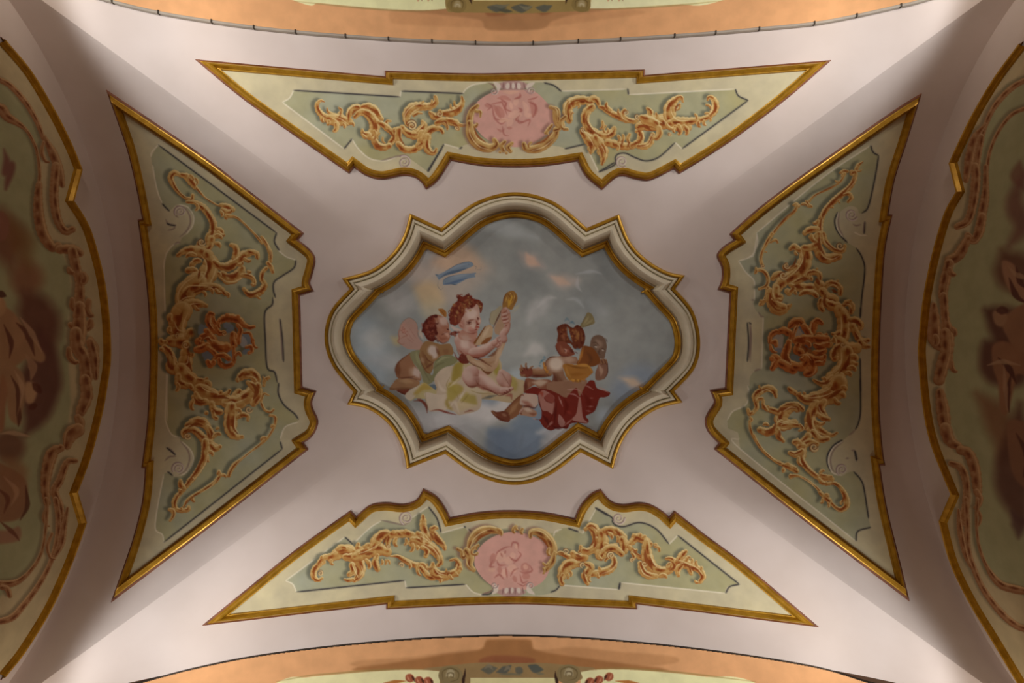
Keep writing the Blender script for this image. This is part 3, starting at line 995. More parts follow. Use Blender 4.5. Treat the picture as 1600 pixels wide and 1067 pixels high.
medallion('''330,190 200,255 100,350 60,480 85,600 170,720 280,800 430,850 620,880 800,840 950,750 1060,640 1095,520 1055,410 975,300 860,195 760,165 420,165''', '''B 26,40,46,40 130,360 60,430 30,540 40,620
B 12,22,22 165,500 165,440 110,430
B 20,36 60,620 120,600
B 40,62,70,66,52,30 30,580 50,720 140,840 270,890 360,850 340,790
H 6 20,600 45,740 150,870 300,920
H 6 95,680 130,770 210,830
D 14 80,620 130,740 230,820
B 22,34,26 470,810 430,860 450,920
B 14,22 410,940 412,942
B 22,32,26 560,830 510,880 540,930
B 20,20 490,950 492,952
B 30,46,60,60,50,34 710,840 740,900 860,900 980,840 1090,740 1120,650
H 7 800,930 950,880 1080,780
D 14 830,850 960,800 1060,700
B 14,24 800,820 770,870
B 30,36,44,44 1100,660 1150,640 1120,560 1110,440
B 20,30,26 1140,560 1130,420 1040,380
B 16,24 1020,660 1000,710
B 16,24,20 1060,600 1020,650 980,700
H 6 1030,370 1110,400 1140,500
B 24,28,22,14 1230,500 1170,560 1190,640 1250,650''', '''m 60 380,110 760,110
l 26,30,18 330,70 390,120 375,200
l 26,30,18 840,75 770,120 770,200
l 22,30 510,80 500,150
l 22,30 640,80 650,150
l 18,22 575,75 575,150
d 7 455,70 450,150
d 7 545,75 545,150
d 7 610,75 615,150
d 7 705,70 720,150
d 8 270,80 330,110 345,180
V 330,180 46 1.3 0
V 805,175 46 1.3 180
m 10 700,150 780,210 830,205''', '''r 26 330,350 420,520
r 50 370,380 450,500
R 10 310,340 420,320 440,330 500,480
R 10 310,350 350,520 480,540
r 26 380,270 460,260 540,290
R 14 420,280 480,330 460,380
P 24 540,320 560,400
R 10 500,320 480,400 560,440
P 34 620,280 600,350
R 16 590,280 660,250 660,210
R 14 640,390 680,420 640,450
P 30 700,310 740,400 720,470
r 44 790,310 840,400 820,500
R 12 760,310 850,360 850,440 820,510
P 40,50,40 520,500 600,470 680,480
P 36 560,530 510,620
P 30 720,480 800,480
R 10 660,480 610,540 700,570
R 10 640,520 650,580 780,540 760,620
T 28 400,550 520,540
R 8 330,520 420,590 480,560
r 14 370,650 430,680 470,650
R 8 440,620 460,720 520,740
r 18 500,640 560,640
r 20 220,350 280,380
R 10 240,330 300,370 250,420
R 10 760,290 840,270 880,250
T 30 450,190 640,190''', 730, 120, 'top')
BOX = (680, 800, 930, 945)
medallion('''640,215 480,270 350,360 270,480 250,600 290,700 380,810 500,900 560,930 860,930 980,900 1110,820 1190,680 1220,520 1170,400 1080,310 930,240 780,210''', '''B 20,44,62,62,50,32 170,410 210,310 300,220 420,180 520,190 580,210
H 7 200,400 240,300 330,220 440,170
D 18 250,360 330,270 450,220
B 22,30 540,170 590,230
B 22,26,30,34 40,420 90,450 110,520 170,460
B 40,52,44,30 150,440 200,520 190,620 240,680
B 22,30 260,390 220,470
B 20,26 300,370 270,410
B 18,22 290,470 250,490
H 6 140,520 170,620 230,680
B 26,34 770,140 740,200
B 24,30 850,170 840,220
B 16,20 770,150 790,180
B 22,44,60,60,56,44 950,270 960,210 1060,210 1170,290 1230,390 1240,480
H 7 930,230 990,180 1120,220 1220,330
D 18 1040,260 1120,310 1180,410
B 20,28 1180,420 1180,490
B 20,40,44,30 1250,460 1230,560 1190,620 1140,680
B 16,24 1110,600 1160,620
B 14,20 1110,660 1120,720
B 20,22 1280,480 1360,470''', '''m 56 540,960 880,960
l 24,30,18 470,985 520,930 500,850
l 24,30,18 1000,985 930,930 930,860
l 20,28 640,970 660,910
l 20,28 810,970 800,910
l 16,22 720,970 725,905
d 7 600,985 610,910
d 7 690,985 695,905
d 7 760,985 760,905
d 7 865,985 850,900
V 500,870 46 1.3 0
V 950,880 46 1.3 180
d 8 350,980 450,950 490,900''', '''R 14 480,560 450,640 500,640
r 36,40 490,480 470,600
P 60,64 600,480 560,560
P 50 650,560 700,570
R 10 520,520 540,460 640,400 700,390
R 10 530,560 560,620 640,620
P 26 760,360 790,410
R 12 710,400 730,340 790,350 800,420
R 10 580,470 600,520
R 10 640,440 630,480
P 34 720,480 740,520
R 10 800,450 830,500 740,600
R 12 690,520 740,560 800,560
P 40 620,680 630,760
P 50 690,650 760,680
r 30 560,640 570,720
R 12 500,780 560,740 620,800
R 12 640,650 660,780
R 10 700,760 740,690 800,660
r 26 740,760 770,830
r 50,60 880,620 890,680
P 30 880,630 900,660
R 12 820,700 880,720 970,690 940,620
r 40 860,760 930,760
R 10 820,740 850,840 920,820
T 26 430,680 510,680
R 8 790,850 860,880 900,850''', 710, 805, 'bottom')
# ------------------------------------------------------------------ panel left of the central picture
def T8(ox, oy): return lambda s: trace(s, ox, oy, 8.0)
L1_, L2_, L3_, L4_, L5_ = T8(235, 250), T8(235, 370), T8(235, 480), T8(235, 570), T8(235, 690)
H_ = lambda s: trace(s, 150, 390, 3.9975)
I_ = lambda s: trace(s, 150, 680, 3.9975)
FIELD_LEFT = [G_('390,385c 1128,935c 1115,990 1140,1045') + H_('1190,45 1250,65c 1235,115 1170,160 1115,200 1108,250 1122,300c 1105,298c 1100,345 1055,395c 1058,560 1070,735c 1115,765 1133,830c 1142,832c 1140,900 1175,970 1240,1025') + trace('466.5,659c 446,667 438,685 441,701c')
              + I_('425,668c 415,620 372,585c 385,450 425,245') + L5_('180,400 230,375c 290,435 370,435 480,370 538,240 515,120 440,30 370,-20') + L4_('385,905c 270,870 205,740 190,600 215,100') + L3_('205,700 195,0') + L2_('170,600 165,400 200,220 280,110 370,70c') + L1_('400,970c 480,900 540,790 525,690 430,585 340,555 265,615 240,640c 150,540 100,420 60,250 25,60') + G_('345,460c')]
BOX = panel_ground(OUT_LEFT, FIELD_LEFT, 'left')
L = Layer(*BOX)
edge_lines(L, '''K 390,385 1128,935
K 1128,935 1115,990 1145,1045
W 345,460 350,430 390,385''', 150, 130, 3.9975)
edge_lines(L, '''W 1140,5 1190,45 1250,65
K 1250,65 1235,115 1170,160 1115,200 1108,250 1122,300
K 1105,298 1100,345 1055,395 1058,560 1070,735 1115,765 1133,830
K 1142,832 1140,900 1175,970 1240,1025 1265,1060
K 1150,432 1165,560 1172,700
G 1146,432 1158,560 1166,690
W 425,60 430,300 440,600 445,1067''', 150, 390, 3.9975)
edge_lines(L, '''K 441,701 438,690''', 0, 0, 1)
edge_lines(L, '''W 466.5,659 446,667 438,685''', 0, 0, 1)
edge_lines(L, '''K 1165,85 425,668
W 425,668 415,620 372,585 385,450 425,245''', 150, 680, 3.9975)
edge_lines(L, '''W 30,60 60,250 100,420 150,540
K 150,545 190,590 240,640
G 330,570 430,600 490,690 500,790 450,890 370,960
W 360,555 470,590 540,700 530,820 450,930
G 300,620 320,690 350,720
V 372,640 72 1.9 150
G 190,740 230,800 320,810
K 205,790 250,810 315,820
G 220,880 290,860 320,810''', 235, 250, 8)
edge_lines(L, '''W 165,400 200,220 280,110 370,70
G 300,100 340,70 380,75''', 235, 370, 8)
edge_lines(L, '''W 215,100 190,600 205,740 270,870 380,905''', 235, 570, 8)
edge_lines(L, '''V 350,330 78 2.0 150
G 380,0 470,110 490,230 440,360 360,410
W 400,0 510,110 540,230 490,350 380,430
G 205,75 270,110 310,180
K 205,75 250,110 315,165
G 180,240 240,190 320,185
K 215,375 245,395 280,425''', 235, 690, 8)
SHEET.lay(L, None)
L = Layer(*BOX)
scroll(L, '''B 26,40,36,26,22,20 370,185 300,160 255,220 300,330 370,420 450,480
B 20,24,26 460,475 520,490 530,440
B 16,20 400,190 440,200
B 26,44,44,30 390,185 460,210 520,280 560,340
B 18,24 500,190 540,240
B 18,24 570,230 590,290
B 20,14,11,11,12,14 580,350 640,420 700,480 780,530 860,570 920,570
B 24,40,36 880,560 960,580 1030,620
B 30,44 900,620 1000,640
B 24,26 880,640 900,690
B 20,24 940,690 950,730
B 26,16,13,14,16,18 960,700 1060,710 1150,770 1230,850 1310,930 1400,1040
B 20,30,44,42,44,48 460,520 560,530 660,590 740,690 790,800 780,900
B 22,28 590,560 580,620
B 44,40 780,900 720,1020
B 26,40 830,860 900,900
B 24,34 850,900 910,940
B 30,40 800,960 880,960
D 22 690,620 760,740 780,880 730,1020
H 6 560,530 700,600 800,760
D 8 270,240 320,350 400,440
D 14 480,220 540,310''', 235, 250, seed=21)
scroll(L, '''B 24,44,50,40 620,60 610,110 650,150 700,190
S 640,60 50 1.3 0
B 50,44,30 760,30 740,120 690,160
B 30,36 820,80 870,110
B 24,60,66,60,40,26 760,260 700,220 600,180 500,170 420,180 350,230
B 30,40 560,230 470,230
B 60,90,110,100,80 720,220 760,330 730,440 680,540 580,620
B 28,38,36 620,300 570,300 520,350
B 24,36,40 620,470 540,410 470,420
B 34,44,36 660,470 560,480 510,530
B 110,120,110,90,80 600,560 480,650 420,740 420,840 400,930
B 40,50,46,34,20 640,620 760,620 860,640 930,700 970,730
B 24,30 740,650 780,690
B 24,30 820,660 870,700
B 22,26 660,680 690,730
B 26,30 950,700 980,740
B 60,60,44,24 470,840 560,830 640,840 700,860
B 24,26 560,870 600,910
B 80,90,100,100 440,920 380,980 350,1040 330,1064
D 20 700,280 740,380 690,500
D 16 620,420 600,520
D 22 480,640 400,760 400,880
D 16 540,700 620,670 720,640
H 9 640,230 700,330 690,450 610,560
H 9 400,680 470,620 600,610 780,620
H 8 350,820 440,760 560,740
H 8 430,900 520,840 640,830
B 30,50,60,60,50,30 800,310 880,370 980,370 1080,300 1180,220 1300,190
B 26,36,44,40 1010,100 1060,120 1080,180 1060,260
B 30,36,26 1240,180 1330,210 1340,260
B 24,30 1180,270 1240,300
B 50,64,60,44 900,480 980,530 1080,490 1150,400
B 22,28 1100,350 1150,330
B 20,22 880,480 850,450
D 26 880,370 990,390 1080,330
D 26 940,480 1030,490 1100,440
H 8 870,500 960,560 1080,550 1190,460 1160,360
H 7 960,330 1060,280 1160,200
B 26,34,30,24 1150,480 1230,490 1290,530 1300,590
B 20,28 1220,430 1250,440
B 20,24,28,26 1390,0 1450,90 1500,200 1500,300
B 26,30,22 1470,330 1510,380 1530,440
B 24,26,28,40,46,36,24 1450,390 1400,450 1390,530 1430,600 1360,690 1240,720 1170,650
B 20,26 1270,590 1300,600
B 14,18 1340,740 1370,770
D 12 1410,440 1400,520
D 14 1180,690 1280,720 1380,670
H 6 1420,0 1480,120 1520,260''', 235, 370, seed=22)
scroll(L, '''B 110,110,100,90 400,40 360,130 340,230 350,330
B 40,46 250,100 250,160
B 36,40 240,260 250,310
B 60,80,90,70 250,420 330,420 420,420 520,400
B 30,40,36 190,440 140,440 130,420
B 26,34 300,370 340,340
B 30,44,50,30 460,360 500,300 530,310 550,380
B 26,30 560,470 600,470
B 40,50,50,44 180,510 230,560 270,640 300,700
B 30,30 160,540 130,520
B 60,80,80,76 460,480 460,580 440,680 440,780
B 30,36 510,550 530,600
B 46,60,60 260,680 250,760 330,790
B 50,60 270,640 300,740
D 26 400,60 360,180 320,280
D 18 470,620 490,720 520,820
D 18 220,620 240,740 340,780
D 14 190,500 250,560 280,640
H 8 300,180 350,280 440,300
H 8 380,700 460,700 480,600
S 440,470 40 1.2 0
S 340,350 30 1.1 90''', 235, 480, seed=23)
scroll(L, '''B 90,90,84,80 380,60 440,140 560,230 640,290
B 40,50,46 350,140 360,220 440,260
B 26,36 340,240 340,310
B 34,40 460,250 520,290
B 30,34,20 600,190 670,200 710,170
B 40,50 700,220 740,260
B 80,84,80,70 620,310 740,370 860,420 960,450
B 30,44,40 540,400 600,460 700,460
B 26,40 540,440 520,540
B 40,44 570,360 640,440
B 40,46,40 770,490 800,570 880,590
B 22,30,24 780,580 800,650 830,670
B 26,34,24 860,390 960,360 990,320
B 26,40,40 1000,440 1060,380 1110,330
B 80,84,80,70,60 960,470 1080,470 1200,400 1300,300 1320,200
B 34,60,66,50 1100,180 1170,120 1270,110 1340,180
B 24,30 1090,170 1095,200
B 30,44,36 1220,220 1280,260 1330,330
B 44,56,44 1340,260 1350,380 1290,480
S 1230,555 46 1.3 0
B 70,80,80,66,40,24 1010,520 1010,640 1000,760 1010,850 1070,900 1150,900
B 30,36,26,20 1090,650 1150,620 1220,640 1220,690
B 24,30 1080,560 1130,580
D 30 1290,240 1330,330 1290,430
D 18 1160,130 1250,110
D 22 980,600 970,740 1000,850
D 16 1040,640 1040,780 1090,860
D 22 760,400 880,400 980,420
D 18 550,420 620,480 700,470
D 14 770,540 840,600 900,590
H 8 1060,640 1060,780 1110,860
H 8 900,470 1040,480 1200,420
H 8 1200,140 1300,160 1350,240
H 8 620,250 700,320 820,350
B 20,24,22 880,340 880,340 882,338
B 22,36 700,600 702,598
B 12,18,16,14 1480,380 1420,360 1390,440 1390,500
B 16,18,18,16 1390,480 1430,560 1500,590 1540,560
B 20,26,22 1420,260 1430,190 1480,160
B 12,16 1410,150 1420,240
B 18,20,18,16,16,14,12 1500,630 1560,650 1560,730 1520,830 1450,930 1370,1000 1290,1060
B 22,28 1540,760 1520,770
B 22,30 1440,910 1390,930
B 40,56,60,44 470,760 560,710 660,720 720,780
B 20,30,40,46,44 480,880 420,890 420,830 520,800 620,870
S 460,885 46 1.2 0
B 46,50,50,50 600,850 670,930 700,1020 700,1064
B 40,50,44 720,780 760,870 720,960
B 26,34 790,900 860,860
B 20,20 830,800 850,790
B 30,40,24 740,960 800,1010 870,1030
D 20 480,780 570,740 660,760
D 14 440,850 540,820 640,900 690,1010
D 16 720,840 740,920''', 235, 570, seed=24)
scroll(L, '''B 50,48,44,40,36,30,28 690,0 690,120 670,230 600,360 510,480 420,590 340,680
B 30,40,26 760,40 810,90 870,60
B 26,30 740,120 780,160
B 22,30 720,190 720,240
B 26,36,30 380,490 380,540 420,580
B 20,24 470,480 540,470
B 18,22 360,600 390,610
B 30,36,30,24 340,670 300,760 320,840 400,870
B 22,30,22,16 240,850 280,860 290,920 250,985
B 18,24 390,830 430,860
B 26,30,24 420,860 470,850 480,820
B 16,16,18,22,26,24 420,810 470,720 560,660 680,590 800,510 860,440
B 22,30 530,690 540,740
B 20,26,20 850,400 860,380 880,410
B 22,26 890,420 940,430
B 26,30,20,13,12,12,13 980,420 1000,370 1060,280 1160,200 1270,110 1360,40 1420,-20
D 18 660,60 650,200 580,360 460,520
D 10 310,780 330,700 380,640
D 8 440,790 520,700 620,640
D 8 830,490 870,430
D 9 990,390 1050,290
H 7 720,80 710,220 630,370 500,530
H 5 640,640 760,560 840,470
H 4 1080,270 1200,180 1320,90''', 235, 690, seed=25)
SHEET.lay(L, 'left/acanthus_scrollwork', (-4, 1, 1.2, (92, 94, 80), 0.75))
L = Layer(*BOX)
for c, r, s in (((126, 138, 150), 40, '640,250 640,320 700,260'), ((128, 140, 156), 36, '950,230 1010,260 940,340'), ((170, 172, 176), 44, '1160,400 1170,460 1190,380'), ((122, 134, 146), 30, '1170,330 1230,400 1240,520 1180,560'),
                ((124, 132, 146), 44, '690,590 740,600 710,630'), ((132, 148, 158), 30, '990,560 1000,640 960,700'), ((168, 152, 120), 110, '840,420 900,440 980,430')):
    P = path(pts(s, 235, 480, 8), 1.5); L.brush(P, r / 8, c, 0.95, 0.9, (0, 0))
scroll(L, '''B 30,40,44,44 780,90 740,90 730,180 800,290
B 20,26,20 790,130 800,180 830,240
B 36,50,56,50 650,370 720,350 770,400 800,460
B 34,44,40 620,400 600,430 640,450
B 30,40 690,290 730,310
B 26,34,30 820,250 860,320 920,320
B 30,44,50,50,44,30 850,190 920,140 1000,130 1090,150 1140,190 1180,230
B 24,30 960,100 962,96
B 24,30 1100,120 1102,116
B 26,30,20 1180,220 1240,250 1300,240
B 20,24 880,170 860,240
D 20 860,180 950,140 1060,150
B 24,30,30,30 1090,220 1130,280 1110,360 1100,440
B 30,34 1040,320 1060,380
B 30,36,40 1030,330 1030,400 1050,470
B 50,60,60 760,440 860,490 960,500
B 44,50,44 580,530 640,520 710,480
B 34,40 720,500 760,520
B 24,34,34,24 720,510 790,560 830,620 800,650
B 30,40,34 720,680 750,720 790,690
B 24,30,30,30,30,24 860,650 880,710 940,740 1010,720 1040,680 1020,700
B 26,34,34 840,600 920,600 980,640
B 22,26,24 1040,500 1050,580 1050,650
B 18,24,18 1060,600 1110,570 1130,600
B 16,18,18,16 1170,320 1240,320 1270,380 1270,440
B 20,26,26,20 1200,500 1260,490 1270,550 1230,570
B 18,24 1290,430 1320,500
B 16,18 1280,400 1290,410
D 24 640,420 700,380 760,420
D 20 820,520 900,540
D 16 880,680 940,720 1010,700
D 14 1060,260 1080,320
H 7 660,400 730,370 780,440
H 7 760,130 750,200 810,290
H 7 840,460 930,470
S 920,320 28 1.1 0''', 235, 480, cols=RUST, seed=26)
SHEET.lay(L, 'left/shell_cartouche', (-5, 2, 1.5, (92, 94, 80), 0.75))
# ------------------------------------------------------------------ panel right of the central picture
R1_, R2_, R3_, R4_, R5_ = T8(1170, 245), T8(1170, 365), T8(1170, 480), T8(1150, 590), T8(1170, 680)
K_ = lambda s: trace(s, 1060, 390, 3.9975)
Q_ = lambda s: trace(s, 1060, 680, 3.9975)
FIELD_RIGHT = [J_('1200,388c 1215,430 1250,452c 1225,600 1180,780 1140,815c') + R1_('1370,700c 1350,640 1260,615 1150,680 1080,790 1090,900 1150,990 1230,1070c') + R2_('1330,170c 1400,270 1445,400 1440,560 1410,800 1390,1060') + R3_('1395,100 1390,600 1395,1060') + R4_('1550,480 1520,600 1400,730c 1330,790c 1230,840 1150,950 1140,1060')
               + R5_('985,250 990,390 1060,490 1160,510 1230,470 1300,450c 1400,560 1440,680 1490,1000') + Q_('1200,575c 1120,600 1108,662c 385,85c 375,0') + trace('1153,676 1137,669c') + K_('305,1065c 340,1010 420,970 440,900 432,850c 445,850c 445,800 475,760 515,752c 530,420c 490,390 470,350 475,318c 475,250 470,190 420,140 375,70c 440,50 480,10') + J_('495,1000 488,935c 900,590')]
BOX = panel_ground(OUT_RIGHT, FIELD_RIGHT, 'right')
L = Layer(*BOX)
edge_lines(L, '''W 1200,388 900,590 488,935
K 1200,388 1215,430 1250,452
K 1250,452 1225,600 1185,770 1145,812
W 488,935 495,1000 470,1060''', 1060, 130, 3.9975)
edge_lines(L, '''K 1230,1070 1150,990 1090,900 1072,790 1110,690
W 1120,690 1100,800 1110,900 1170,1000
G 1130,690 1115,800 1130,900 1180,990
V 1280,720 76 1.8 30
K 1450,810 1440,960
G 1445,810 1430,960
G 1300,840 1340,860 1400,845
W 1310,940 1400,980 1470,980''', 1170, 245, 8)
edge_lines(L, '''K 1340,180 1400,270 1445,400 1440,560 1410,800 1390,1060
W 100,20 60,260 0,290
G 30,830 70,830''', 1170, 365, 8)
edge_lines(L, '''K 1395,0 1390,120
K 1390,640 1395,1060
W 180,120 160,770
G 120,60 150,110 190,120
G 70,800 110,780 150,780
G 10,190 25,400 0,650
K 0,190 30,210''', 1170, 480, 8)
edge_lines(L, '''K 1550,0 1555,400 1530,560 1490,650
G 1490,650 1450,690 1410,720
K 1330,780 1230,840 1150,950 1140,1060
W 1330,800 1240,850 1170,960 1160,1060
G 1440,910 1490,910
K 1490,920 1510,1030''', 1150, 590, 8)
edge_lines(L, '''K 1160,60 1050,140 985,250 980,350 1020,450
W 1170,80 1060,150 1000,260 1000,370 1050,470 1160,500
G 1180,80 1070,170 1020,290 1040,420 1090,470
V 1160,425 72 1.8 120
K 1320,190 1345,320
G 1210,290 1250,285
K 1310,455 1400,560 1440,680 1495,1040''', 1170, 680, 8)
edge_lines(L, '''K 1200,575 1120,600 1108,662
W 1108,662 385,85 380,20''', 1060, 680, 3.9975)
edge_lines(L, '''W 375,70 420,140 470,190 475,250 475,318
W 305,1065 340,1010 420,970 440,900 432,850
W 375,70 440,50 480,10
K 430,455 438,580 430,700
G 452,460 448,700''', 1060, 390, 3.9975)
SHEET.lay(L, None)
L = Layer(*BOX)
scroll(L, '''B 6,22,26 1425,60 1370,100 1340,160
B 10,14 1340,170 1400,170
B 26,30,34,40,40,36,34,36,44,50 1280,210 1330,200 1310,300 1240,400 1130,490 1020,590 940,690 900,800 880,900 880,1060
B 16,20 1290,170 1270,200
B 16,26,28,20 1190,470 1250,460 1280,510 1240,560
B 14,16 1120,540 1130,570
B 14,16 1030,620 1050,630
D 14 1310,240 1270,350 1150,470 1000,610 920,740 880,920
B 20,24 890,740 880,770
B 24,34 860,800 820,830
B 30,44,30 860,900 760,910 700,950
B 36,40 860,960 780,1010
H 6 1350,190 1330,300 1230,420
H 6 930,740 910,850 920,1040
B 16,24,20 1140,200 1180,180 1230,180
B 16,20 1160,240 1200,210
B 18,16,12,11,11,14,18 1200,210 1150,300 1060,370 960,420 860,460 790,510 750,560
B 12,16 1080,300 1110,310
B 18,26,22 720,560 740,600 780,620
B 18,22 660,590 720,600
B 18,24,22 560,600 590,590 620,610
B 24,18,17,18,20,26 600,610 570,680 480,760 380,860 300,960 230,1060
B 14,18 300,1040 350,1040
D 8 1100,340 960,410 820,480
D 9 560,670 440,780 320,920''', 1170, 245, seed=31)
scroll(L, '''B 24,24,20,20,22 290,0 220,120 170,220 150,320 170,400
B 12,16,14 270,110 330,80 360,110
B 10,12 200,230 220,230
B 22,26,26,24,22,18 90,470 130,450 200,480 240,560 220,650 130,690
B 20,24 90,430 85,490
S 170,400 26 1.1 0
B 30,24,22 240,680 220,780 170,880
B 24,30 210,840 140,880
B 14,20 150,840 152,836
B 44,60,66,50,26 270,720 270,820 330,940 420,960 510,900
B 40,50,44 300,840 360,890 440,920
D 18 260,740 270,860 340,950
B 14,16 500,900 530,885
B 70,80,84,76,66,60 700,200 710,300 660,430 540,530 420,600 350,680
B 26,40,36 520,190 560,160 630,200
B 20,24 580,230 600,260
B 18,26,28,26 470,380 440,420 500,440 590,400
S 470,395 42 1.3 0
S 430,520 52 1.4 0
B 40,46 300,560 400,500
B 50,56,40 340,680 340,780 390,790
B 20,24 370,820 410,830
D 22 700,260 680,380 580,490
D 14 320,560 400,500 460,470
D 14 590,310 560,390 500,430
H 9 660,230 670,330 600,450 480,550
H 8 310,640 300,740 330,840
B 30,50,60,60,44 880,0 860,120 880,230 960,310 1120,280
B 40,40,44 700,180 780,170 850,140
B 30,36,30,26,24 930,0 960,110 1060,200 1170,220 1200,150
S 1135,150 50 1.3 0
D 24 880,40 880,160 940,260
D 14 940,80 1040,180 1140,220
H 8 900,220 940,290 1040,320 1130,280
H 7 920,0 950,110 1040,190
B 30,36 780,20 820,90
B 50,60,66,60 560,640 680,680 800,690 880,680
B 30,34,26 560,620 620,590 700,560
B 30,30,30,40 520,640 560,680 500,740 480,720
B 22,26 580,720 590,750
B 24,34,34,30 640,760 690,730 790,730 850,780
B 30,36 700,530 780,560
B 20,34,36,34,26 750,560 740,500 820,480 880,510 890,580
B 16,18 850,440 852,436
B 60,64 860,620 920,700
D 24 640,560 740,570
D 26 840,560 880,640
D 20 560,650 680,680
B 30,38,40,36,30 960,660 1000,620 1080,630 1140,680 1140,750
B 14,16 1110,590 1112,586
B 50,60,70 920,720 980,800 1060,830
B 50,60,60 950,860 1030,900 1120,920
B 30,40,30 900,830 890,900 920,950
B 30,40,40,30 1190,890 1240,860 1290,910 1280,980
B 16,18 1270,840 1272,836
B 70,76 1120,940 1200,1000
D 20 1040,700 1100,740
D 20 960,760 940,860 980,920
D 20 1220,940 1240,1000
H 8 980,670 1060,640 1130,700
H 8 1190,880 1260,890 1290,950
H 8 700,700 800,720 880,760''', 1170, 365, seed=32)
scroll(L, '''B 70,80,84,80,76 1130,40 1180,120 1190,220 1180,320 1150,420
B 30,40,40,34 1250,150 1340,160 1400,220 1390,260
B 44,46,44,40,26 1300,240 1340,320 1380,400 1440,420 1490,410
B 36,40,24 1390,430 1440,480 1500,490
B 20,30,40 1040,330 1080,340 1130,320
B 34,40 1080,370 1030,430
B 60,66,70 1130,420 1220,500 1340,510
B 40,60,56,44 1150,480 1090,540 1060,600 1080,640
B 30,36 1030,460 980,480
B 90,90,90,84,76 1220,560 1220,650 1190,740 1120,820 1040,880
B 46,46 1290,610 1340,640
B 40,40 1290,690 1340,710
B 40,40 1250,760 1320,770
B 36,36 1220,820 1270,840
B 20,30,50,70 810,910 860,940 940,960 1040,920
B 24,28 920,890 960,900
B 80,90,80 1130,880 1080,970 980,1040
B 40,46 1170,920 1200,980
S 1170,465 34 1.2 0
D 20 1250,170 1350,180 1400,240
D 24 1260,600 1220,720 1130,820
D 26 1080,540 1050,620
D 20 1140,900 1060,980 960,1030
D 16 880,950 960,950 1060,910
H 9 1150,120 1160,240 1140,360
H 9 1160,560 1160,660 1120,760 1040,840
H 8 1330,300 1390,380 1480,430
H 8 1060,360 1090,410 1090,480''', 1170, 480, seed=33)
scroll(L, '''B 110,110,100,80,50,26 1290,60 1230,180 1120,240 1000,260 850,270 740,190
B 30,36,24 740,190 690,160 660,130
B 20,24 800,190 790,200
B 20,24 860,200 850,190
B 36,40 1330,120 1370,140
B 36,40 1310,200 1350,230
B 36,40 1230,270 1280,320
B 60,70,66,60,50 1000,330 960,420 930,500 920,600 960,700
B 44,50,44,30 1100,300 1060,370 1080,440 1130,500
B 30,36,26 1020,460 1080,500 1160,520
B 40,50,40,26,18 980,560 1020,630 1100,690 1200,720 1260,690
B 26,30 1010,560 1090,570
B 40,44,30 960,680 1050,770 1150,760
B 26,30 880,580 870,640
D 30 900,430 910,540 930,640
D 24 1150,260 1240,200 1320,150
D 20 1040,330 1050,400 1110,440
D 16 980,300 860,290 760,220
H 9 1240,160 1120,220 960,250 840,240
H 8 970,440 960,560 1000,660 1120,720
H 7 1030,360 1060,430 1120,480
B 26,34,60,76,80,60,40 830,380 770,400 690,380 600,430 560,520 600,590 740,560
B 30,36,34,26 830,400 760,340 650,340 560,380
B 30,36,40 350,370 430,400 520,430
B 20,26,20 340,290 340,340 390,410
B 14,14 400,360 402,356
B 40,50,50,40 560,560 480,640 400,680 300,650
B 24,26 400,590 350,580
B 30,40,24 520,640 530,730 590,790
B 24,34,24 580,600 680,590 780,600
B 18,24,18 800,590 830,640 790,660
D 24 520,440 560,400 680,380
D 18 500,560 460,640 360,670
D 16 540,660 550,740
D 14 700,360 770,380 780,420
H 9 520,500 560,560 660,540 760,540
H 8 590,420 680,370 760,380
B 20,40,44,36 500,240 470,160 390,130 310,170
B 40,44,34,28,24 300,170 240,230 250,310 260,370 220,430
B 20,26,20 330,260 280,270 260,300
B 16,18 290,100 300,130
B 24,30,26 150,400 170,450 200,440
B 20,26 180,500 190,540
D 14 230,240 260,180 360,140
H 7 300,190 380,150 460,190
B 16,17,17,17,17,17 170,540 180,650 240,780 330,910 430,1000 560,1064
D 8 170,600 210,730 320,890 440,1010
B 26,36,44,44 720,800 780,830 860,780 900,730
B 22,26 770,770 790,800
B 30,40,40 670,940 740,960 820,940
B 30,40,44,44 1010,830 930,800 850,850 820,960
S 970,870 56 1.5 0
B 40,44,40 840,860 830,960 810,1060
D 16 730,950 800,930 850,860
D 14 820,900 810,1000 790,1064
H 7 900,820 860,880 850,980 840,1064''', 1150, 590, seed=34)
scroll(L, '''B 18,18,16,18,24 60,0 130,130 240,250 340,330 430,370
B 24,40,40,30 430,370 500,390 560,420 600,450
B 22,30 470,360 490,360
B 24,30 430,420 430,450
B 22,30 520,500 520,530
B 20,24 560,400 590,410
B 24,15,15,16,22 520,510 620,510 740,570 840,650 900,720
B 24,34,34 890,720 950,770 1010,820
B 20,26 920,800 910,840
B 18,22 990,850 1000,890
B 22,30 960,740 990,760
B 22,26,34,40,36,26,22,20 1030,850 1080,900 1150,930 1220,880 1210,770 1150,660 1070,600 970,610
B 16,22 1150,860 1170,820
D 16 1080,900 1150,930 1210,880
D 12 1190,760 1170,830
B 40,40,36,34,30,26 660,190 660,310 720,400 800,480 900,540 1040,550
B 36,40 690,130 620,140
B 30,36 640,90 560,80
B 34,40,30 660,200 580,240 520,220
B 26,30 620,280 650,370
B 20,26 890,470 930,440
B 22,30,22 900,500 980,520 1030,520
B 26,34 880,550 950,600
S 810,145 52 1.4 0
D 14 650,250 680,360 780,460
D 12 560,240 640,200
H 6 700,200 690,300 750,400 850,490
H 5 640,520 760,590 860,680
H 4 150,140 260,250 380,340''', 1170, 680, seed=35)
SHEET.lay(L, 'right/acanthus_scrollwork', (-4, 1, 1.2, (92, 94, 80), 0.75))
L = Layer(*BOX)
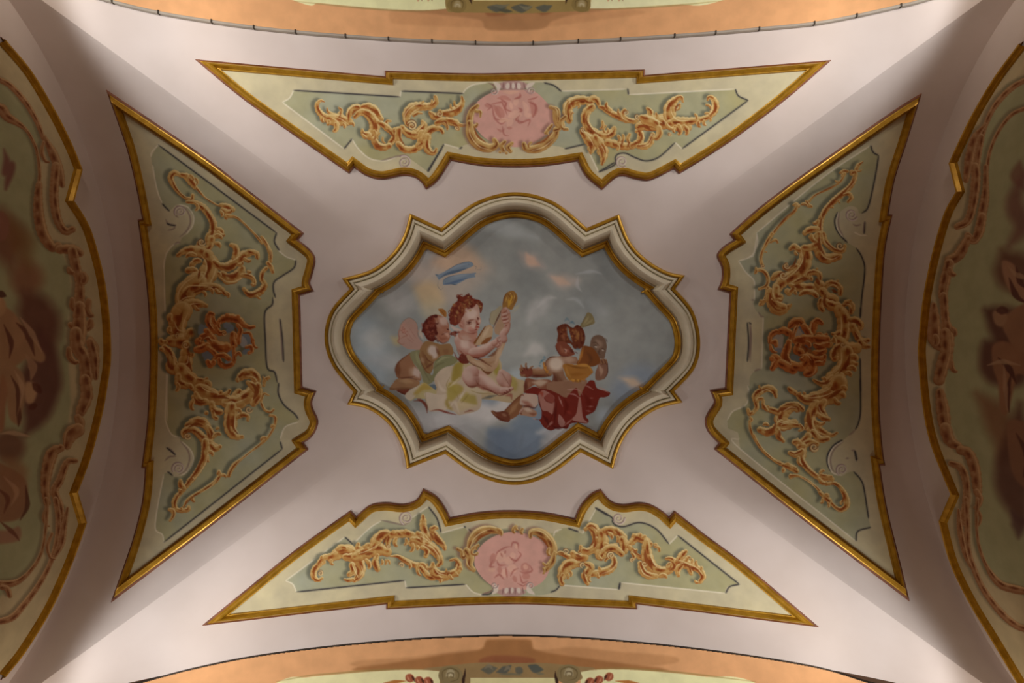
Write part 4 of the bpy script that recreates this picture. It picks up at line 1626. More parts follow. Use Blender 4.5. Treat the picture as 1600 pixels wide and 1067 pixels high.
for c, r, s in (((170, 160, 150), 52, '340,420 380,380 370,500'), ((128, 132, 140), 30, '360,540 420,540'), ((182, 172, 160), 40, '600,320 640,300 570,420'), ((120, 126, 136), 24, '640,240 690,310'), ((120, 128, 128), 44, '560,630 600,640'),
                ((150, 100, 60), 70, '700,450 720,560 760,640'), ((112, 96, 96), 24, '720,480 770,500')):
    P = path(pts(s, 1170, 480, 8), 1.5); L.brush(P, r / 8, c, 0.95, 0.9, (0, 0))
scroll(L, '''B 24,30,34,30 260,440 270,360 330,310 390,310
B 24,30 270,480 320,560
B 24,34,26 290,440 330,430 340,480
B 36,50,44 400,290 450,290 500,320
B 26,34 520,310 510,400
B 30,50,56,40 510,240 560,190 640,180 670,210
B 20,24,22,20 620,200 570,300 560,380 560,430
B 26,40,50,50 910,200 870,170 820,200 790,300
B 20,26 860,330 920,350
B 20,34 940,350 970,340
B 40,44,40 690,240 740,310 780,380
B 50,60,44 600,420 700,400 790,400
B 36,50,50,46,44 500,440 480,520 450,590 480,680 560,720
B 40,50,46,30 310,620 360,650 320,720 290,770
B 34,44 290,640 292,642
B 50,60,54 400,700 500,750 560,780
B 50,56,50 580,740 660,740 710,680
B 44,54,60,60,44 690,600 770,640 800,720 780,800 720,830
B 34,40 700,620 660,650
B 24,60,60,30 820,380 880,400 940,400 990,390
B 24,44,44,24 820,470 880,500 940,480 1000,460
B 24,44,40,20 820,560 880,580 930,560 960,540
B 24,44,40,20 820,640 880,650 930,640 950,600
B 20,36,30,16 830,700 880,700 920,700 945,670
B 40,50,50 620,470 600,530 640,560
B 30,36 720,440 760,480
D 26 560,190 640,190
D 24 480,500 460,600 520,700
D 22 760,640 800,740
D 22 600,430 700,430
D 18 840,420 960,410
D 16 840,520 940,500
D 16 840,600 920,590
D 16 660,480 720,520 700,580
H 7 640,600 720,590 780,660
H 7 780,200 770,300 800,360
H 6 560,330 580,250 640,230''', 1170, 480, cols=RUST, seed=36)
SHEET.lay(L, 'right/shell_cartouche', (-4, 2, 1.5, (92, 94, 80), 0.75))
# ------------------------------------------------------------------ the central picture: children and clouds
FLESH = [(0, (112, 64, 50)), (0.25, (140, 92, 76)), (0.5, (164, 122, 108)), (0.75, (180, 146, 132)), (1, (194, 166, 154))]
BROWN = [(0, (84, 44, 28)), (0.3, (108, 66, 44)), (0.6, (134, 94, 66)), (0.85, (156, 118, 92)), (1, (176, 146, 126))]
SYS = {'a': (600, 440, 13.333), 'b': (680, 440, 10.667), 'c': (600, 510, 10.667), 'd': (690, 530, 10.667), 'e': (600, 570, 10.667), 'f': (640, 370, 10.667),
       'g': (840, 480, 13.333), 'h': (800, 540, 10.667), 'i': (760, 590, 10.667), 'j': (850, 580, 10.667), 'p': (0, 0, 1)}
def hexc(s): return tuple(int(s[k:k + 2], 16) for k in (0, 2, 4))
def art(L, text):
    """F colour feather alpha pts | B colour radii soft alpha pts | T ramp radii pts | C colour,colour n r pts (curls inside an outline); '@x' picks the tracing sheet"""
    ox, oy, k = 0, 0, 1
    for line in text.strip().split('\n'):
        f = line.split()
        if not f: continue
        if f[0][0] == '@': ox, oy, k = SYS[f[0][1]]; continue
        if f[0] == 'F':
            q, _ = spline(pts(' '.join(f[4:]), ox, oy, k), True, 1.5)
            L.fill(q, hexc(f[1]), float(f[2]), float(f[3]))
        elif f[0] == 'B':
            rs = [float(v) / k for v in f[2].split(',')]
            L.brush(path(pts(' '.join(f[5:]), ox, oy, k), 1.2), rs if len(rs) > 1 else rs[0], hexc(f[1]), float(f[4]), float(f[3]), (0.2, 0.2))
        elif f[0] == 'T':
            P = path(pts(' '.join(f[3:]), ox, oy, k), 1.2); rs = [float(v) / k for v in f[2].split(',')]
            L.tube(P, np.interp(np.linspace(0, 1, len(P)), np.linspace(0, 1, len(rs)), rs), {'F': FLESH, 'N': BROWN}[f[1]], (-0.35, -0.7), 1.0, 0.8, flat=0.3)
        elif f[0] == 'C':
            cs = [hexc(c) for c in f[1].split(',')]; n = int(f[2]); r0 = float(f[3])
            q = np.array([(a, b_) for a, b_, _ in pts(' '.join(f[4:]), ox, oy, k)])
            r_ = np.random.default_rng(n)
            for z in range(n):
                i = r_.integers(len(q)); w = r_.random(len(q)) ** 3; w /= w.sum()
                c = q[i] * 0.45 + (w @ q) * 0.55 if z % 3 else q[i]
                a0 = r_.uniform(0, 6.28); u = np.linspace(0, 1, 10); an = a0 + u * r_.choice([-1, 1]) * r_.uniform(2.5, 5); rr = r0 * r_.uniform(0.6, 1.2) * (1 - 0.6 * u)
                L.brush(np.stack([c[0] + rr * np.cos(an), c[1] + rr * np.sin(an)], 1), r_.uniform(0.5, 0.9), cs[z % len(cs)], 0.8, 0.7, (0.1, 0.1))
BOX = (525, 315, 1080, 745)
pxm, _ = spline(OUT_MID, True)
pxm = offset(pxm, (1.0 if area(pxm) > 0 else -1.0) * 34.0)
L = Layer(*BOX)
L.fill(pxm, (112, 114, 118), 0)
n1 = value_noise(L.h, L.w, 60, 5, 4); n2 = value_noise(L.h, L.w, 26, 9, 3)
yy, xx = np.mgrid[0:L.h, 0:L.w]
L.rgb = np.where(L.a[..., None] > 0, rgb((140, 138, 133)) + ((n1 - 0.5)[..., None] * np.array([0.10, 0.085, 0.07])) + ((n2 - 0.5)[..., None] * 0.05), 0)
SHEET.lay(L, 'middle/sky')
L = Layer(*BOX); L.fill(pxm, (0, 0, 0), 0); base = L.a.copy()
def clouds(text, name):
    L = Layer(*BOX)
    art(L, text)
    L.rgb = L.rgb * 1.2; L.a *= base
    SHEET.lay(L, name, None, 0.55)
clouds('''@p
B 84909a 30 22 0.5 570,500 580,560 600,600
B 948c88 22,30 16 0.6 600,400 640,420 700,380
B a08a7a 30,40,30 18 0.55 640,420 690,440 760,420
B a88468 20,26,20 12 0.6 680,410 720,405 750,415
B a88a62 14,20,16 10 0.6 650,450 668,458 690,470
B 9a8a70 14,20 10 0.6 660,480 690,485
B 928a86 12,22,12 12 0.5 600,470 620,470 650,480
B 989088 14,20 12 0.5 575,520 590,540
B 8e8a88 10,16 9 0.5 570,560 640,570
B a0824a 4,7,4 6 0.5 612,527 622,533 628,528
B 949492 4,10,16,10 8 0.5 715,360 760,350 800,360 840,372
B 96847c 8,12,10 7 0.6 812,395 826,405 850,418
B b08c76 4,8,5 4 0.7 822,396 830,408 842,414
B 9c8a80 8,12,10 7 0.6 858,430 880,440 905,438
B b08e78 4,7,4 4 0.6 862,432 874,438 890,444
B 8c8a8a 2,3,2 2 0.6 900,428 925,424 940,428
B 908a88 2,3,3 2 0.6 903,432 902,446 908,455
B 948e8a 8,14,14,10 8 0.6 862,466 845,478 832,492 826,504
B 9a9490 3,4 3 0.5 840,480 855,466 868,465
B 8e8c8c 2,3,3 3 0.5 885,468 900,468 912,480
B 8a8888 8,12 8 0.35 920,470 945,490
B 9c948e 6,10,8 6 0.6 820,555 838,545 852,552
B 8e9498 6,12,8 7 0.5 780,580 800,590 830,575''', 'middle/high_clouds')
clouds('''@p
B 6e747e 30,40,40 16 0.8 960,610 1000,610 1040,600
B a08a78 4,9,6 6 0.7 968,590 985,596 1010,606
B b09478 3,5,3 4 0.5 975,592 990,598 1002,604
B 868a90 10,16 9 0.6 940,640 950,660
B 8a8684 20,34,36,30 14 0.9 590,640 640,660 700,672 760,660
B 96908e 10,18,14 8 0.7 660,655 690,660 720,650
B a29a96 12,20,26,24 9 0.9 720,645 750,640 780,636 800,650
B 8c8a8c 20,30 12 0.8 690,690 740,710
B 5e6672 22,32,30,20 9 0.95 770,676 790,690 810,700 850,655
B 626a74 24,26 10 0.9 800,665 880,650
B 565e6a 14,24,18 8 0.8 765,672 780,690 800,712
B 8e8a8a 18,30,26,18 8 0.95 850,690 870,700 900,690 925,675
B 9a9492 8,14,10 6 0.7 840,676 870,672 900,674
B 5a6068 3,3 3 0.6 818,676 812,700
B 6a7078 10,14,8 7 0.8 745,625 765,620 790,612
B 927a70 2,3,2 2 0.7 640,655 655,662 660,672''', 'middle/cloud_bank')
L = Layer(*BOX)
art(L, '''@f
F 74808e 0.5 0.95 430,625 480,628 520,610 600,570 690,520 760,480 900,430 1000,418 1060,450 1050,490 960,530 840,580 700,620 560,660 490,720 465,680
F 74808e 0.5 0.95 555,760 580,710 620,680 700,650 850,620 1000,610 1110,598 1080,640 1100,668 960,700 850,760 760,800 700,790 570,800
B 4c5a6c 20,26,18 1.0 0.8 500,690 620,620 800,570 960,520
B 8c949e 16,24,16 1.2 0.7 680,550 800,490 960,450
B 50607a 18,24,16 1.0 0.8 570,790 700,770 860,720 960,690
B 90969c 14,20,14 1.2 0.6 680,680 820,650 980,625
B 343c48 7 0.6 0.9 985,456 990,462
B 343c48 7 0.6 0.9 592,742 598,748
B 48525e 5 0.5 0.8 555,770 570,720 640,672 760,640
B 48525e 5 0.5 0.7 600,570 690,520 780,468 900,428 1010,416 1060,450
B 5a6068 4 0.5 0.6 1060,480 1110,500 1100,540
B 5a6068 4 0.5 0.6 1190,490 1190,540 1130,550
B 5a6068 4 0.5 0.6 480,740 470,820 520,880 560,850
B 48525e 8,5 0.6 0.8 430,630 480,640
B 48525e 10,6 0.6 0.8 700,790 790,800''')
SHEET.lay(L, 'middle/pair_of_fish', None, 0.3)
# the winged child kneeling behind
L = Layer(*BOX)
art(L, '''@a
F a07e70 0.7 1 320,1060 335,960 360,880 430,800 520,755 610,790 680,870 700,980 700,1060
@c
F a07c6e 0.7 1 262,10 300,-40 540,-30 560,60 570,180 650,290 610,390 500,385 400,375 320,330 240,250 245,150
B 8a5646 9 0.7 0.8 270,20 240,120 260,200 230,250 290,300 340,290
B 8a5646 7 0.7 0.8 330,60 360,120 390,150 330,170 290,200
B 94665a 7 0.7 0.7 400,100 440,170 500,240
B 94665a 7 0.7 0.7 380,190 430,230 480,270
B 94665a 7 0.7 0.7 420,20 480,110 540,200
B 8a6a5c 10 0.8 0.8 560,0 560,110 600,200 660,270
B b49a88 26,30,20 1.2 0.8 610,30 610,120 650,210
@a
B 7a6a5c 7 0.6 0.8 320,1060 335,960 360,880 430,800 520,755 610,790 680,870 700,980
C 8e5a4a,a8786a 22 1.8 360,1000 420,900 480,1050 400,1060''')
SHEET.lay(L, 'middle/pink_wing')
L = Layer(*BOX)
art(L, '''@c
F 865c42 0.7 1 450,440 380,485 250,580 195,700 210,830 280,880 440,850 560,900 620,890 610,800 560,700 500,620
F 84603e 0.7 1 640,300 720,240 880,280 960,300 1100,290 1160,420 1120,480 960,490 880,560 830,600 820,700 760,795 690,760 620,610 580,450
@e
F 8c6648 0.7 1 90,410 150,310 220,235 420,218 560,262 600,300 540,370 420,400 250,420
F 6c3426 0.7 1 210,420 420,400 400,500 330,495
@c
B 6a3e28 40,50,30 2.5 0.8 240,600 230,720 250,840
B a2826a 60,80,50 4 0.8 440,720 500,760 570,820
B b49c90 40,64,40 3 0.85 510,690 550,780 590,850
B 5c3020 9 0.8 0.85 440,450 330,520 230,620 195,720 215,840
B 5c3020 9 0.8 0.85 290,870 440,845 520,830
B 6e462c 30,40,30 2.5 0.7 640,420 680,560 740,700
B 5e3422 10 0.8 0.85 680,470 730,560 810,600
B 5e3422 9 0.8 0.8 585,460 620,600 700,740 770,790
B a48468 30,40 2.5 0.6 620,520 660,600
B b8a296 60,80,60 3 0.95 790,330 810,400 820,470
B b8a296 30,44,30 2.5 0.9 860,430 850,490 820,530
B 6a3c28 20,26 1.5 0.8 870,360 920,470
B 7a5236 40,50 2.5 0.7 1000,400 1060,440
B 5e3422 14,20,14 1.2 0.8 690,700 760,650 830,600
@e
B 6e4830 24,30 1.8 0.7 160,400 300,400 460,390
B a4805e 30,40,30 2.5 0.7 260,270 380,270 480,290
B 5c3020 9 0.8 0.8 240,215 420,212 540,250
B 562a1e 12 0.8 0.8 230,430 330,480 400,480''')
SHEET.lay(L, 'middle/kneeling_child')
L = Layer(*BOX)
art(L, '''@a
F 8e5e48 0.7 1 830,1067 850,950 900,820 1000,720 1130,690 1260,750 1340,860 1350,970 1330,1067
@c
F 925f4a 0.7 1 760,0 1060,-40 1075,40 1110,70 1090,120 1105,170 1070,240 980,270 900,230 840,100
F 561f16 0.8 1 640,40 660,-60 760,-110 860,-60 880,60 900,120 850,160 830,250 740,230 690,170
@a
F 561f16 0.9 0.95 800,1060 800,960 870,800 970,710 1100,685 1060,740 1010,860 1060,960 980,1060
B b89a8c 40,90,40 3 0.85 1150,760 1240,820 1310,900
B 9a7464 40,60 3 0.6 1080,820 1180,960
C 4a1812,7a4030,6a2c1e 60 2.0 800,1050 830,950 880,820 980,740 1080,720 1000,1000 1040,900 1100,860
F 96602e 0.6 1 1130,580 1180,560 1240,570 1300,640 1290,740 1210,690
B 5e3412 7 0.6 0.8 1160,590 1220,640 1270,720
B 7a4a1c 7 0.6 0.8 1220,580 1270,650
B 8a3a2c 12 0.8 0.8 790,860 800,920 790,940
@c
C 4a1812,7a4030,5a2418 50 2.2 660,60 700,150 760,200 830,200 880,120 860,20 760,60 900,240 860,200
B 3a1410 12 0.8 0.85 1050,40 1080,60
B 4a1c14 9 0.7 0.85 960,140 1020,110 1060,90
B 7a4634 20,26 2 0.7 920,170 960,210 1040,200
B b8907e 24,30,20 2 0.75 1000,110 1050,130 1080,180
B 4e2418 10 0.8 0.7 900,230 980,280 1070,250
B c0a494 14,10 1.2 0.7 1095,60 1100,80
B 6a3020 8 0.7 0.8 1085,120 1105,130
B 9a6a56 16 1.5 0.7 940,60 990,50''')
SHEET.lay(L, 'middle/kneeling_child_head')
L = Layer(*BOX)
art(L, '''@c
F 787050 0.9 0.95 430,450 520,400 600,400 580,500 620,620 700,760 780,800 820,880 760,960 660,930 620,800 560,690 480,590
F 76704f 0.9 1 840,600 960,500 1060,470 1150,490 1230,560 1140,640 1000,690 920,800 860,880 790,940 720,960 760,860 820,780
B 8c8660 20,30,16 1.6 0.7 540,430 560,540 640,700
B 928c68 16,24,14 1.6 0.7 880,600 980,530 1100,510
B 565034 9 0.9 0.7 850,590 900,550 960,500
B 5c563a 12 1.2 0.7 830,700 900,640 1000,600
B 5c563a 10 1.0 0.6 620,640 700,800 760,900
@e
F 56606a 0.8 0.9 720,345 860,330 890,440 830,450 770,380''')
SHEET.lay(L, 'middle/olive_sash')
# the child with the lute
L = Layer(*BOX)
art(L, '''@d
F a89070 0.8 1 240,420 460,400 700,450 860,480 940,420 960,330 1000,420 1000,560 980,680 1010,760 1100,640 1180,620 1290,670 1380,700 1370,880 1200,1050 900,1020 640,1000 620,1067 200,1067 -100,900 60,600
@e
F b09a84 0.8 1 980,60 1200,10 1350,40 1360,300 1590,360 1600,720 1300,830 1230,830 1100,750 800,780 740,740 690,460 880,440 840,230
F a8966c 0.8 1 660,300 740,340 880,460 700,560 520,560 440,600 360,520 480,440 600,380
F b8a490 0.8 1 690,460 940,500 1110,480 1040,740 790,770 730,700 700,600
F b8a48e 0.8 1 420,430 600,330 650,310 560,470 440,590 350,520
F a08440 1.0 0.9 600,420 700,330 830,430 680,460 580,530 520,520
F 8e7a3a 1.0 0.9 1210,40 1330,30 1340,200 1240,280 1150,290 1200,180
F 9a8442 1.0 0.9 1130,370 1260,350 1360,420 1300,520 1220,520
F 9c8848 1.0 0.9 1330,570 1500,420 1580,640 1560,700 1290,630
F 947c40 1.0 0.9 1050,640 1130,550 1110,660 1180,790 1080,740
F b8a27e 1.0 0.9 1240,650 1590,720 1420,760 1290,800
B c0ac98 16,30,14 1.4 0.8 900,260 960,400 1120,470
B c0ae94 12,20,10 1.2 0.8 1080,370 1180,280 1250,200
B c0ae94 12,22,12 1.2 0.8 1240,620 1290,520 1340,440
B c4b09a 16,26,12 1.4 0.8 1100,700 1180,620 1250,800
B 7a6638 7 0.8 0.7 1090,380 1180,440 1240,560
B 7a6638 7 0.8 0.7 1290,630 1330,590 1420,480
B 7a6638 6 0.8 0.6 1100,200 1040,340 1100,440
B 86704a 8 1 0.6 690,460 700,600 740,740
B 9a7c60 7 0.8 0.6 860,260 890,420
B 6a3022 10,22,26,16 1.0 0.9 500,600 620,600 700,680 720,800
B 74382a 16,26 1.2 0.9 560,570 640,600
B 703024 8,14,18,12 1.0 0.9 780,770 900,750 1040,790 1200,830
B 703024 6,12,6 1.0 0.8 1340,790 1440,760 1500,770
@d
F 8e7838 1.0 0.9 270,430 420,400 340,560 320,700 230,760 200,620
F 8e7c36 1.0 0.9 920,440 970,380 1000,540 960,640 900,560
F 98844a 1.0 0.9 1120,640 1200,640 1300,760 1260,900 1180,800
F 9c8844 1.0 0.9 150,760 240,780 300,960 180,1067 120,960
F b4a084 1.0 0.9 420,830 620,800 800,900 640,960 480,940
B 86703c 8 0.9 0.7 120,780 200,700 280,640
B c0ac90 14,24,12 1.3 0.7 300,640 220,720 120,800
B 7c6636 7 0.8 0.6 500,860 640,900 820,900
B 5a5850 18,26,10 1.4 0.8 680,990 800,960 930,930''')
SHEET.lay(L, 'middle/yellow_drapery')
L = Layer(*BOX)
art(L, '''@d
F 9c6c5a 0.7 1 240,20 340,-60 480,-70 600,-10 590,130 520,220 440,280 340,260 260,170
F 5e2418 0.8 0.95 330,240 430,230 480,330 440,400 330,400 280,330
B 6a2018 10 0.8 0.8 210,220 260,320 360,400
B 8a4a3c 9 0.8 0.7 250,170 300,260 340,300
T F 60,130,66 1000,560 1040,660 1090,760
T F 150,130,112,86,66,56 490,610 600,640 720,720 850,800 960,850 1080,850
T F 126,126,120 500,560 470,620 510,690
T F 50,44,30 1010,860 1100,850 1170,820
B b89a8c 50,80,60 4 0.7 460,540 440,620 430,680
B c0a496 30,60,60,30 4 0.7 620,590 740,660 860,740 980,810
B 8a5646 30,44,20 2.2 0.7 560,760 680,800 860,870
B 6a3a2c 9 0.8 0.85 400,740 460,780 560,780 640,770
B 6a3a2c 8 0.8 0.85 575,680 600,740 640,760
B 8c6054 40,50 3 0.6 560,640 600,700
B 5e2c22 8 0.8 0.85 660,790 840,870 960,940
B 5e2420 12,8 0.8 0.85 960,940 1060,910 1160,840
B 5a241c 12,9 0.7 0.85 1040,880 1060,900
B 5a241c 12,9 0.7 0.85 1080,860 1100,880
B 5a241c 12,9 0.7 0.85 1120,830 1150,850
B 8a4c3e 24,30,14 2 0.8 1070,940 1150,930 1170,1000
B 6c3c30 7 0.7 0.7 1010,570 1080,680 1150,790
B 9a7464 30,40 3 0.5 1040,620 1080,720
T F 110,124,112,84 320,20 380,110 480,190 590,230
T F 88,88,76,54 530,230 660,200 790,130 900,60
B c0a496 40,70,40 3.5 0.8 330,0 390,90 450,140
B bea294 24,44,24 2.5 0.8 620,150 720,110 820,50
B 8a4e3e 20,34,26 2.2 0.75 400,230 520,280 680,270 800,210
B 6a2e22 8 0.8 0.85 300,180 400,270 530,300 680,290 820,200
B 6a342a 7 0.7 0.8 560,130 600,100 640,90
B 6a342a 6 0.7 0.8 430,10 470,30 490,20
T F 50,50,40 880,70 940,100 960,130''')
SHEET.lay(L, 'middle/lute_player')
L = Layer(*BOX)
art(L, '''@d
F a07e62 0.7 1 415,270 440,255 520,300 600,350 700,310 790,310 880,240 930,150 960,60 980,-20 1090,-30 1060,80 1010,200 960,310 950,400 920,470 850,530 760,545 690,490 590,440 470,390 430,330
F 6a3c24 0.7 0.9 660,500 760,590 830,560 920,470 860,530 760,540
B 5a2c1c 12,16,12 0.9 0.85 520,300 650,340 760,410 830,450
B 5a2c1c 8 0.8 0.85 430,350 520,420 640,470 700,520
B b4967a 20,34,20 2 0.7 500,350 620,410 740,480
B b4967a 24,40,24 2.2 0.7 900,400 960,240 1020,80
B 8a6448 20,30,20 2 0.6 700,360 800,400 880,360
B 6c3e28 20,26,12 1.2 0.8 770,290 860,250 940,150
@b
F a6886a 0.7 1 960,770 925,722 860,735 800,820 720,930 660,1040 720,1060 800,1040 860,960 940,920 960,860
F 74421e 0.7 1 830,740 850,735 780,850 700,980 670,1040 640,1020 700,930
F 7a4420 0.7 0.9 760,1040 840,950 940,920 930,960 850,1030
B bca084 20,34,16 1.8 0.7 900,760 840,850 780,950
F 9a7a60 0.7 1 1000,860 990,760 1080,580 1130,470 1160,440 1130,620 1160,760 1120,880 1030,880
B 5c3420 12,14,12 0.7 0.95 965,770 1040,610 1130,430
B 5a3420 6 0.6 0.6 900,610 920,720
F 8a6030 0.7 1 1120,420 1150,250 1200,180 1290,150 1350,200 1370,290 1320,400 1270,470 1180,430
B b88a34 20,40,30 1.6 0.85 1220,420 1250,320 1290,220
B 5e3210 8 0.7 0.9 1130,380 1150,270 1200,180
B 6a3c14 7 0.6 0.85 1200,200 1250,260 1230,320
B 6a3c14 7 0.6 0.85 1270,180 1300,260 1270,340
B 6a3c14 7 0.6 0.85 1340,220 1330,320 1300,380
B c8a050 8 0.6 0.8 1240,210 1270,190
B c8a050 8 0.6 0.8 1320,230 1310,290
B c8a050 7 0.6 0.8 1190,260 1180,330
F 948468 0.8 0.9 910,640 930,520 1000,470 1090,400 1110,440 1040,580 970,720 920,690
B a89a7c 10,16,8 1.2 0.7 1290,470 1360,420 1420,370
B a09074 6,10,6 1.2 0.6 1270,520 1340,480 1400,420
B 786850 6 0.8 0.7 910,650 930,520 1000,470''')
SHEET.lay(L, 'middle/lute')
L = Layer(*BOX)
art(L, '''@b
T F 64,60,52,46 1140,960 1130,880 1190,790 1210,700
F a0735f 0.7 1 1105,470 1150,430 1210,450 1250,530 1255,640 1220,710 1150,700 1105,640 1095,560
T F 22,22 1190,540 1130,560
T F 24,24 1200,600 1130,620
T F 24,22 1210,660 1150,680
T F 20,24 1230,520 1180,450
B 6e2c20 8 0.7 0.9 1120,590 1200,575
B 6e2c20 8 0.7 0.9 1130,645 1210,632
B 6e2c20 8 0.7 0.9 1160,720 1200,730
B 6e2c20 8 0.7 0.8 1120,520 1180,500 1190,470
B 8a5040 14 1.2 0.7 1150,760 1190,740
@d
T F 50,44 880,60 930,20
T F 16,14,12 930,20 920,-20 960,-40
T F 16,14,12 960,30 990,0 1000,30
T F 16,14,12 960,60 990,60 990,90
T F 16,14,12 950,90 970,110 960,140
B 6a2a20 6 0.6 0.9 930,0 950,60
B 6a2a20 6 0.6 0.9 960,50 980,40
B 6a2a20 6 0.6 0.9 955,85 985,78
B 6a2a20 7 0.6 0.8 900,140 950,120 975,100''')
SHEET.lay(L, 'middle/lute_player_hand')
L = Layer(*BOX)
art(L, '''@b
F a27260 0.7 1 440,800 560,840 690,830 700,900 640,960 540,980 420,960 380,880
B b09080 30,60,30 3 0.7 430,900 520,950 600,960
F ac8676 0.7 1 470,460 560,430 640,400 690,360 718,420 738,500 745,580 768,650 752,700 738,740 725,790 690,838 620,862 540,850 470,800 410,760 395,700 430,620 470,540
B c2a698 50,90,70 4 0.9 530,560 600,540 690,520
B bca090 40,60,40 3.5 0.8 560,760 620,740 640,700
B 9c6656 30,50,40 3 0.8 470,640 440,700 470,780
B 94584a 26,44,30 2.4 0.75 560,810 640,830 700,800
B a86a5c 24,34 2.6 0.7 560,770 610,780
B 70402f 8,12,10 0.8 0.9 520,665 580,645 650,632
B 4a1c14 12,20,12 0.8 0.95 525,685 565,685 600,672
B 7a4636 10 1 0.8 520,710 570,715 610,700
B 5a241a 12,16 0.8 0.9 700,590 715,615 712,640
B 7e3c2e 12,18,12 0.9 0.85 680,640 700,700 680,740
B 5e2018 10,12 0.7 0.9 690,715 735,705
B 8c3a2e 14,18 0.9 0.9 665,765 700,755 735,760
B 6a2418 9 0.7 0.9 660,800 700,790
B c6aa9c 10,14 1 0.8 730,650 750,660
B 8a5444 12,18 1.2 0.85 420,720 440,750
B b88c7c 8,12 1 0.8 430,700 450,730
B 6a3024 7 0.7 0.7 540,850 620,865 690,840
F 6a2c1e 0.8 1 250,705 238,600 252,480 300,380 372,318 366,250 410,225 460,250 540,208 600,250 645,290 720,300 772,340 795,380 772,505 745,515 735,430 690,372 640,425 560,428 500,450 485,540 440,620 400,690 330,735 280,712
B 8a5a34 30,50,40,20 2.4 0.85 640,330 540,340 470,420 430,560
B 9c7444 16,30,16 1.8 0.7 600,340 540,330 480,380
B 8e5a38 14,20 1.4 0.7 700,340 740,420 760,480
C 4e1a12,8c5232,a07a4a,722e20 120 2.4 260,680 250,560 270,470 320,390 390,330 470,290 560,270 650,310 740,350 760,430 420,480 380,600 330,650 540,360 300,560
C 4e1a12,6e2a1c 30 2.6 385,250 430,240 540,220 590,260 660,300 760,350 250,500 245,620
B 5a1e16 24,30,20 1.6 0.8 290,600 330,480 400,380
F 7a4630 0.8 0.7 380,560 440,590 420,680 380,660
B 561c14 12,14 0.9 0.8 250,880 320,880
C 5a1e16,7e4636 24 2.2 260,860 320,850 380,830 330,890
F b89a8c 0.8 0.8 250,720 330,760 440,800 400,830 290,790''')
SHEET.lay(L, 'middle/lute_player_head')
# the child seen from behind, with mask and red drapery
L = Layer(*BOX)
art(L, '''@h
F 7a5442 0.7 1 1440,260 1500,220 1570,240 1595,320 1590,460 1520,560 1400,570 1390,450 1430,340
B a8846e 24,34,20 1.8 0.8 1450,320 1490,420 1480,500
T N 20,18 1470,250 1500,300
T N 20,18 1520,230 1540,290
T N 18,16 1560,240 1580,300
B 4e281c 7 0.7 0.85 1490,240 1520,310
B 4e281c 7 0.7 0.85 1540,230 1570,310
B 4a2418 8 0.8 0.8 1595,300 1590,460 1530,560
F 7c4c38 0.7 1 200,790 210,610 255,540 400,570 540,560 650,590 600,730 440,700 380,650 270,720
B b49a84 30,60,50 3 0.85 340,610 460,620 580,600
B 5a2a1e 26,34,20 2 0.8 230,580 230,680 220,770
B 8c6248 24,30 2 0.7 300,600 280,680
T N 76,72,62,54 600,440 480,460 350,440 250,440
F 70382a 0.7 1 140,400 180,360 260,380 330,380 340,480 260,530 190,510 140,480
T N 18,16,12 190,390 160,360 155,330
T N 18,16,12 240,370 230,330 235,295
T N 18,16,12 300,380 320,360 345,345
T N 18,16,12 160,420 140,400 135,380
T N 20,16,12 210,500 160,500 140,470
B 481e14 7 0.6 0.9 185,370 215,410
B 481e14 7 0.6 0.9 240,360 260,420
B 481e14 7 0.6 0.8 160,400 190,440
B a07860 20,30,14 1.6 0.7 400,410 430,390 480,370
B 542418 20,26,14 1.6 0.8 280,510 400,510 540,490
F 86604a 0.7 1 560,260 640,192 760,180 880,150 1000,180 1080,200 1080,300 860,320 900,540 1000,575 1200,560 1250,600 1170,740 960,690 870,745 800,760 600,740 590,660 690,560 680,480 600,480 530,400
B c0aa98 90,130,80 5 0.95 690,260 730,300 790,310
B a88670 40,60,40 4 0.8 860,230 940,230 1040,240
B 66402c 40,60,50 3.5 0.8 740,480 780,580 860,660
B a08068 50,70,40 4 0.8 880,600 980,640 1100,650
B 5a2e20 30,40,20 2.2 0.8 700,460 720,560 770,640
B 542a1c 9 0.8 0.85 570,260 640,195 760,185
B 542a1c 9 0.8 0.8 600,690 690,560
B a28468 26,40,26 2.4 0.8 680,700 760,740 820,790
B 8e6c54 20,30 2 0.7 1150,620 1200,600
B 5c3222 9 0.8 0.7 790,650 860,720 900,740''')
SHEET.lay(L, 'middle/reclining_child')
L = Layer(*BOX)
art(L, '''@i
F 7e5236 0.7 1 600,270 500,340 400,450 300,560 320,690 400,700 540,610 600,480 640,330
F 6c3a28 0.7 1 78,565 100,545 180,572 280,555 370,590 395,700 360,738 240,712 130,632
F b09484 0.7 1 585,300 680,258 800,248 850,320 858,430 790,495 660,465 560,445
F 9c7660 0.7 1 552,570 580,512 650,485 760,520 830,560 840,620 780,655 640,632 570,625
B 9c7250 24,40,26 2.4 0.8 540,400 460,500 380,610
B 5c2a1c 9 0.8 0.85 590,280 480,370 390,460 290,560 180,572
B 5a2a1c 14,20,12 1.2 0.8 120,610 230,690 360,730
B 9a7058 20,30 1.8 0.7 260,600 330,640
T N 13,12 110,570 95,560
T N 12,12 135,600 120,590
T N 12,10 165,630 150,618
B 8a5040 24,36,24 2.4 0.7 600,390 660,420 760,460
B 743c2c 12 1 0.8 600,280 620,300
B 6a3424 16,24,14 1.6 0.85 600,480 700,480 800,500
B 542418 8 0.8 0.8 570,450 700,480 800,510 860,450
B 62301f 16,14 1 0.85 560,580 590,610
T F 14,14 570,560 560,580
T F 14,14 600,530 590,550
B c2a896 24,36,20 2 0.8 620,520 680,530 760,560
B 7a4632 16,24,14 1.6 0.8 720,600 800,610 830,590''')
SHEET.lay(L, 'middle/reclining_child_legs')
L = Layer(*BOX)
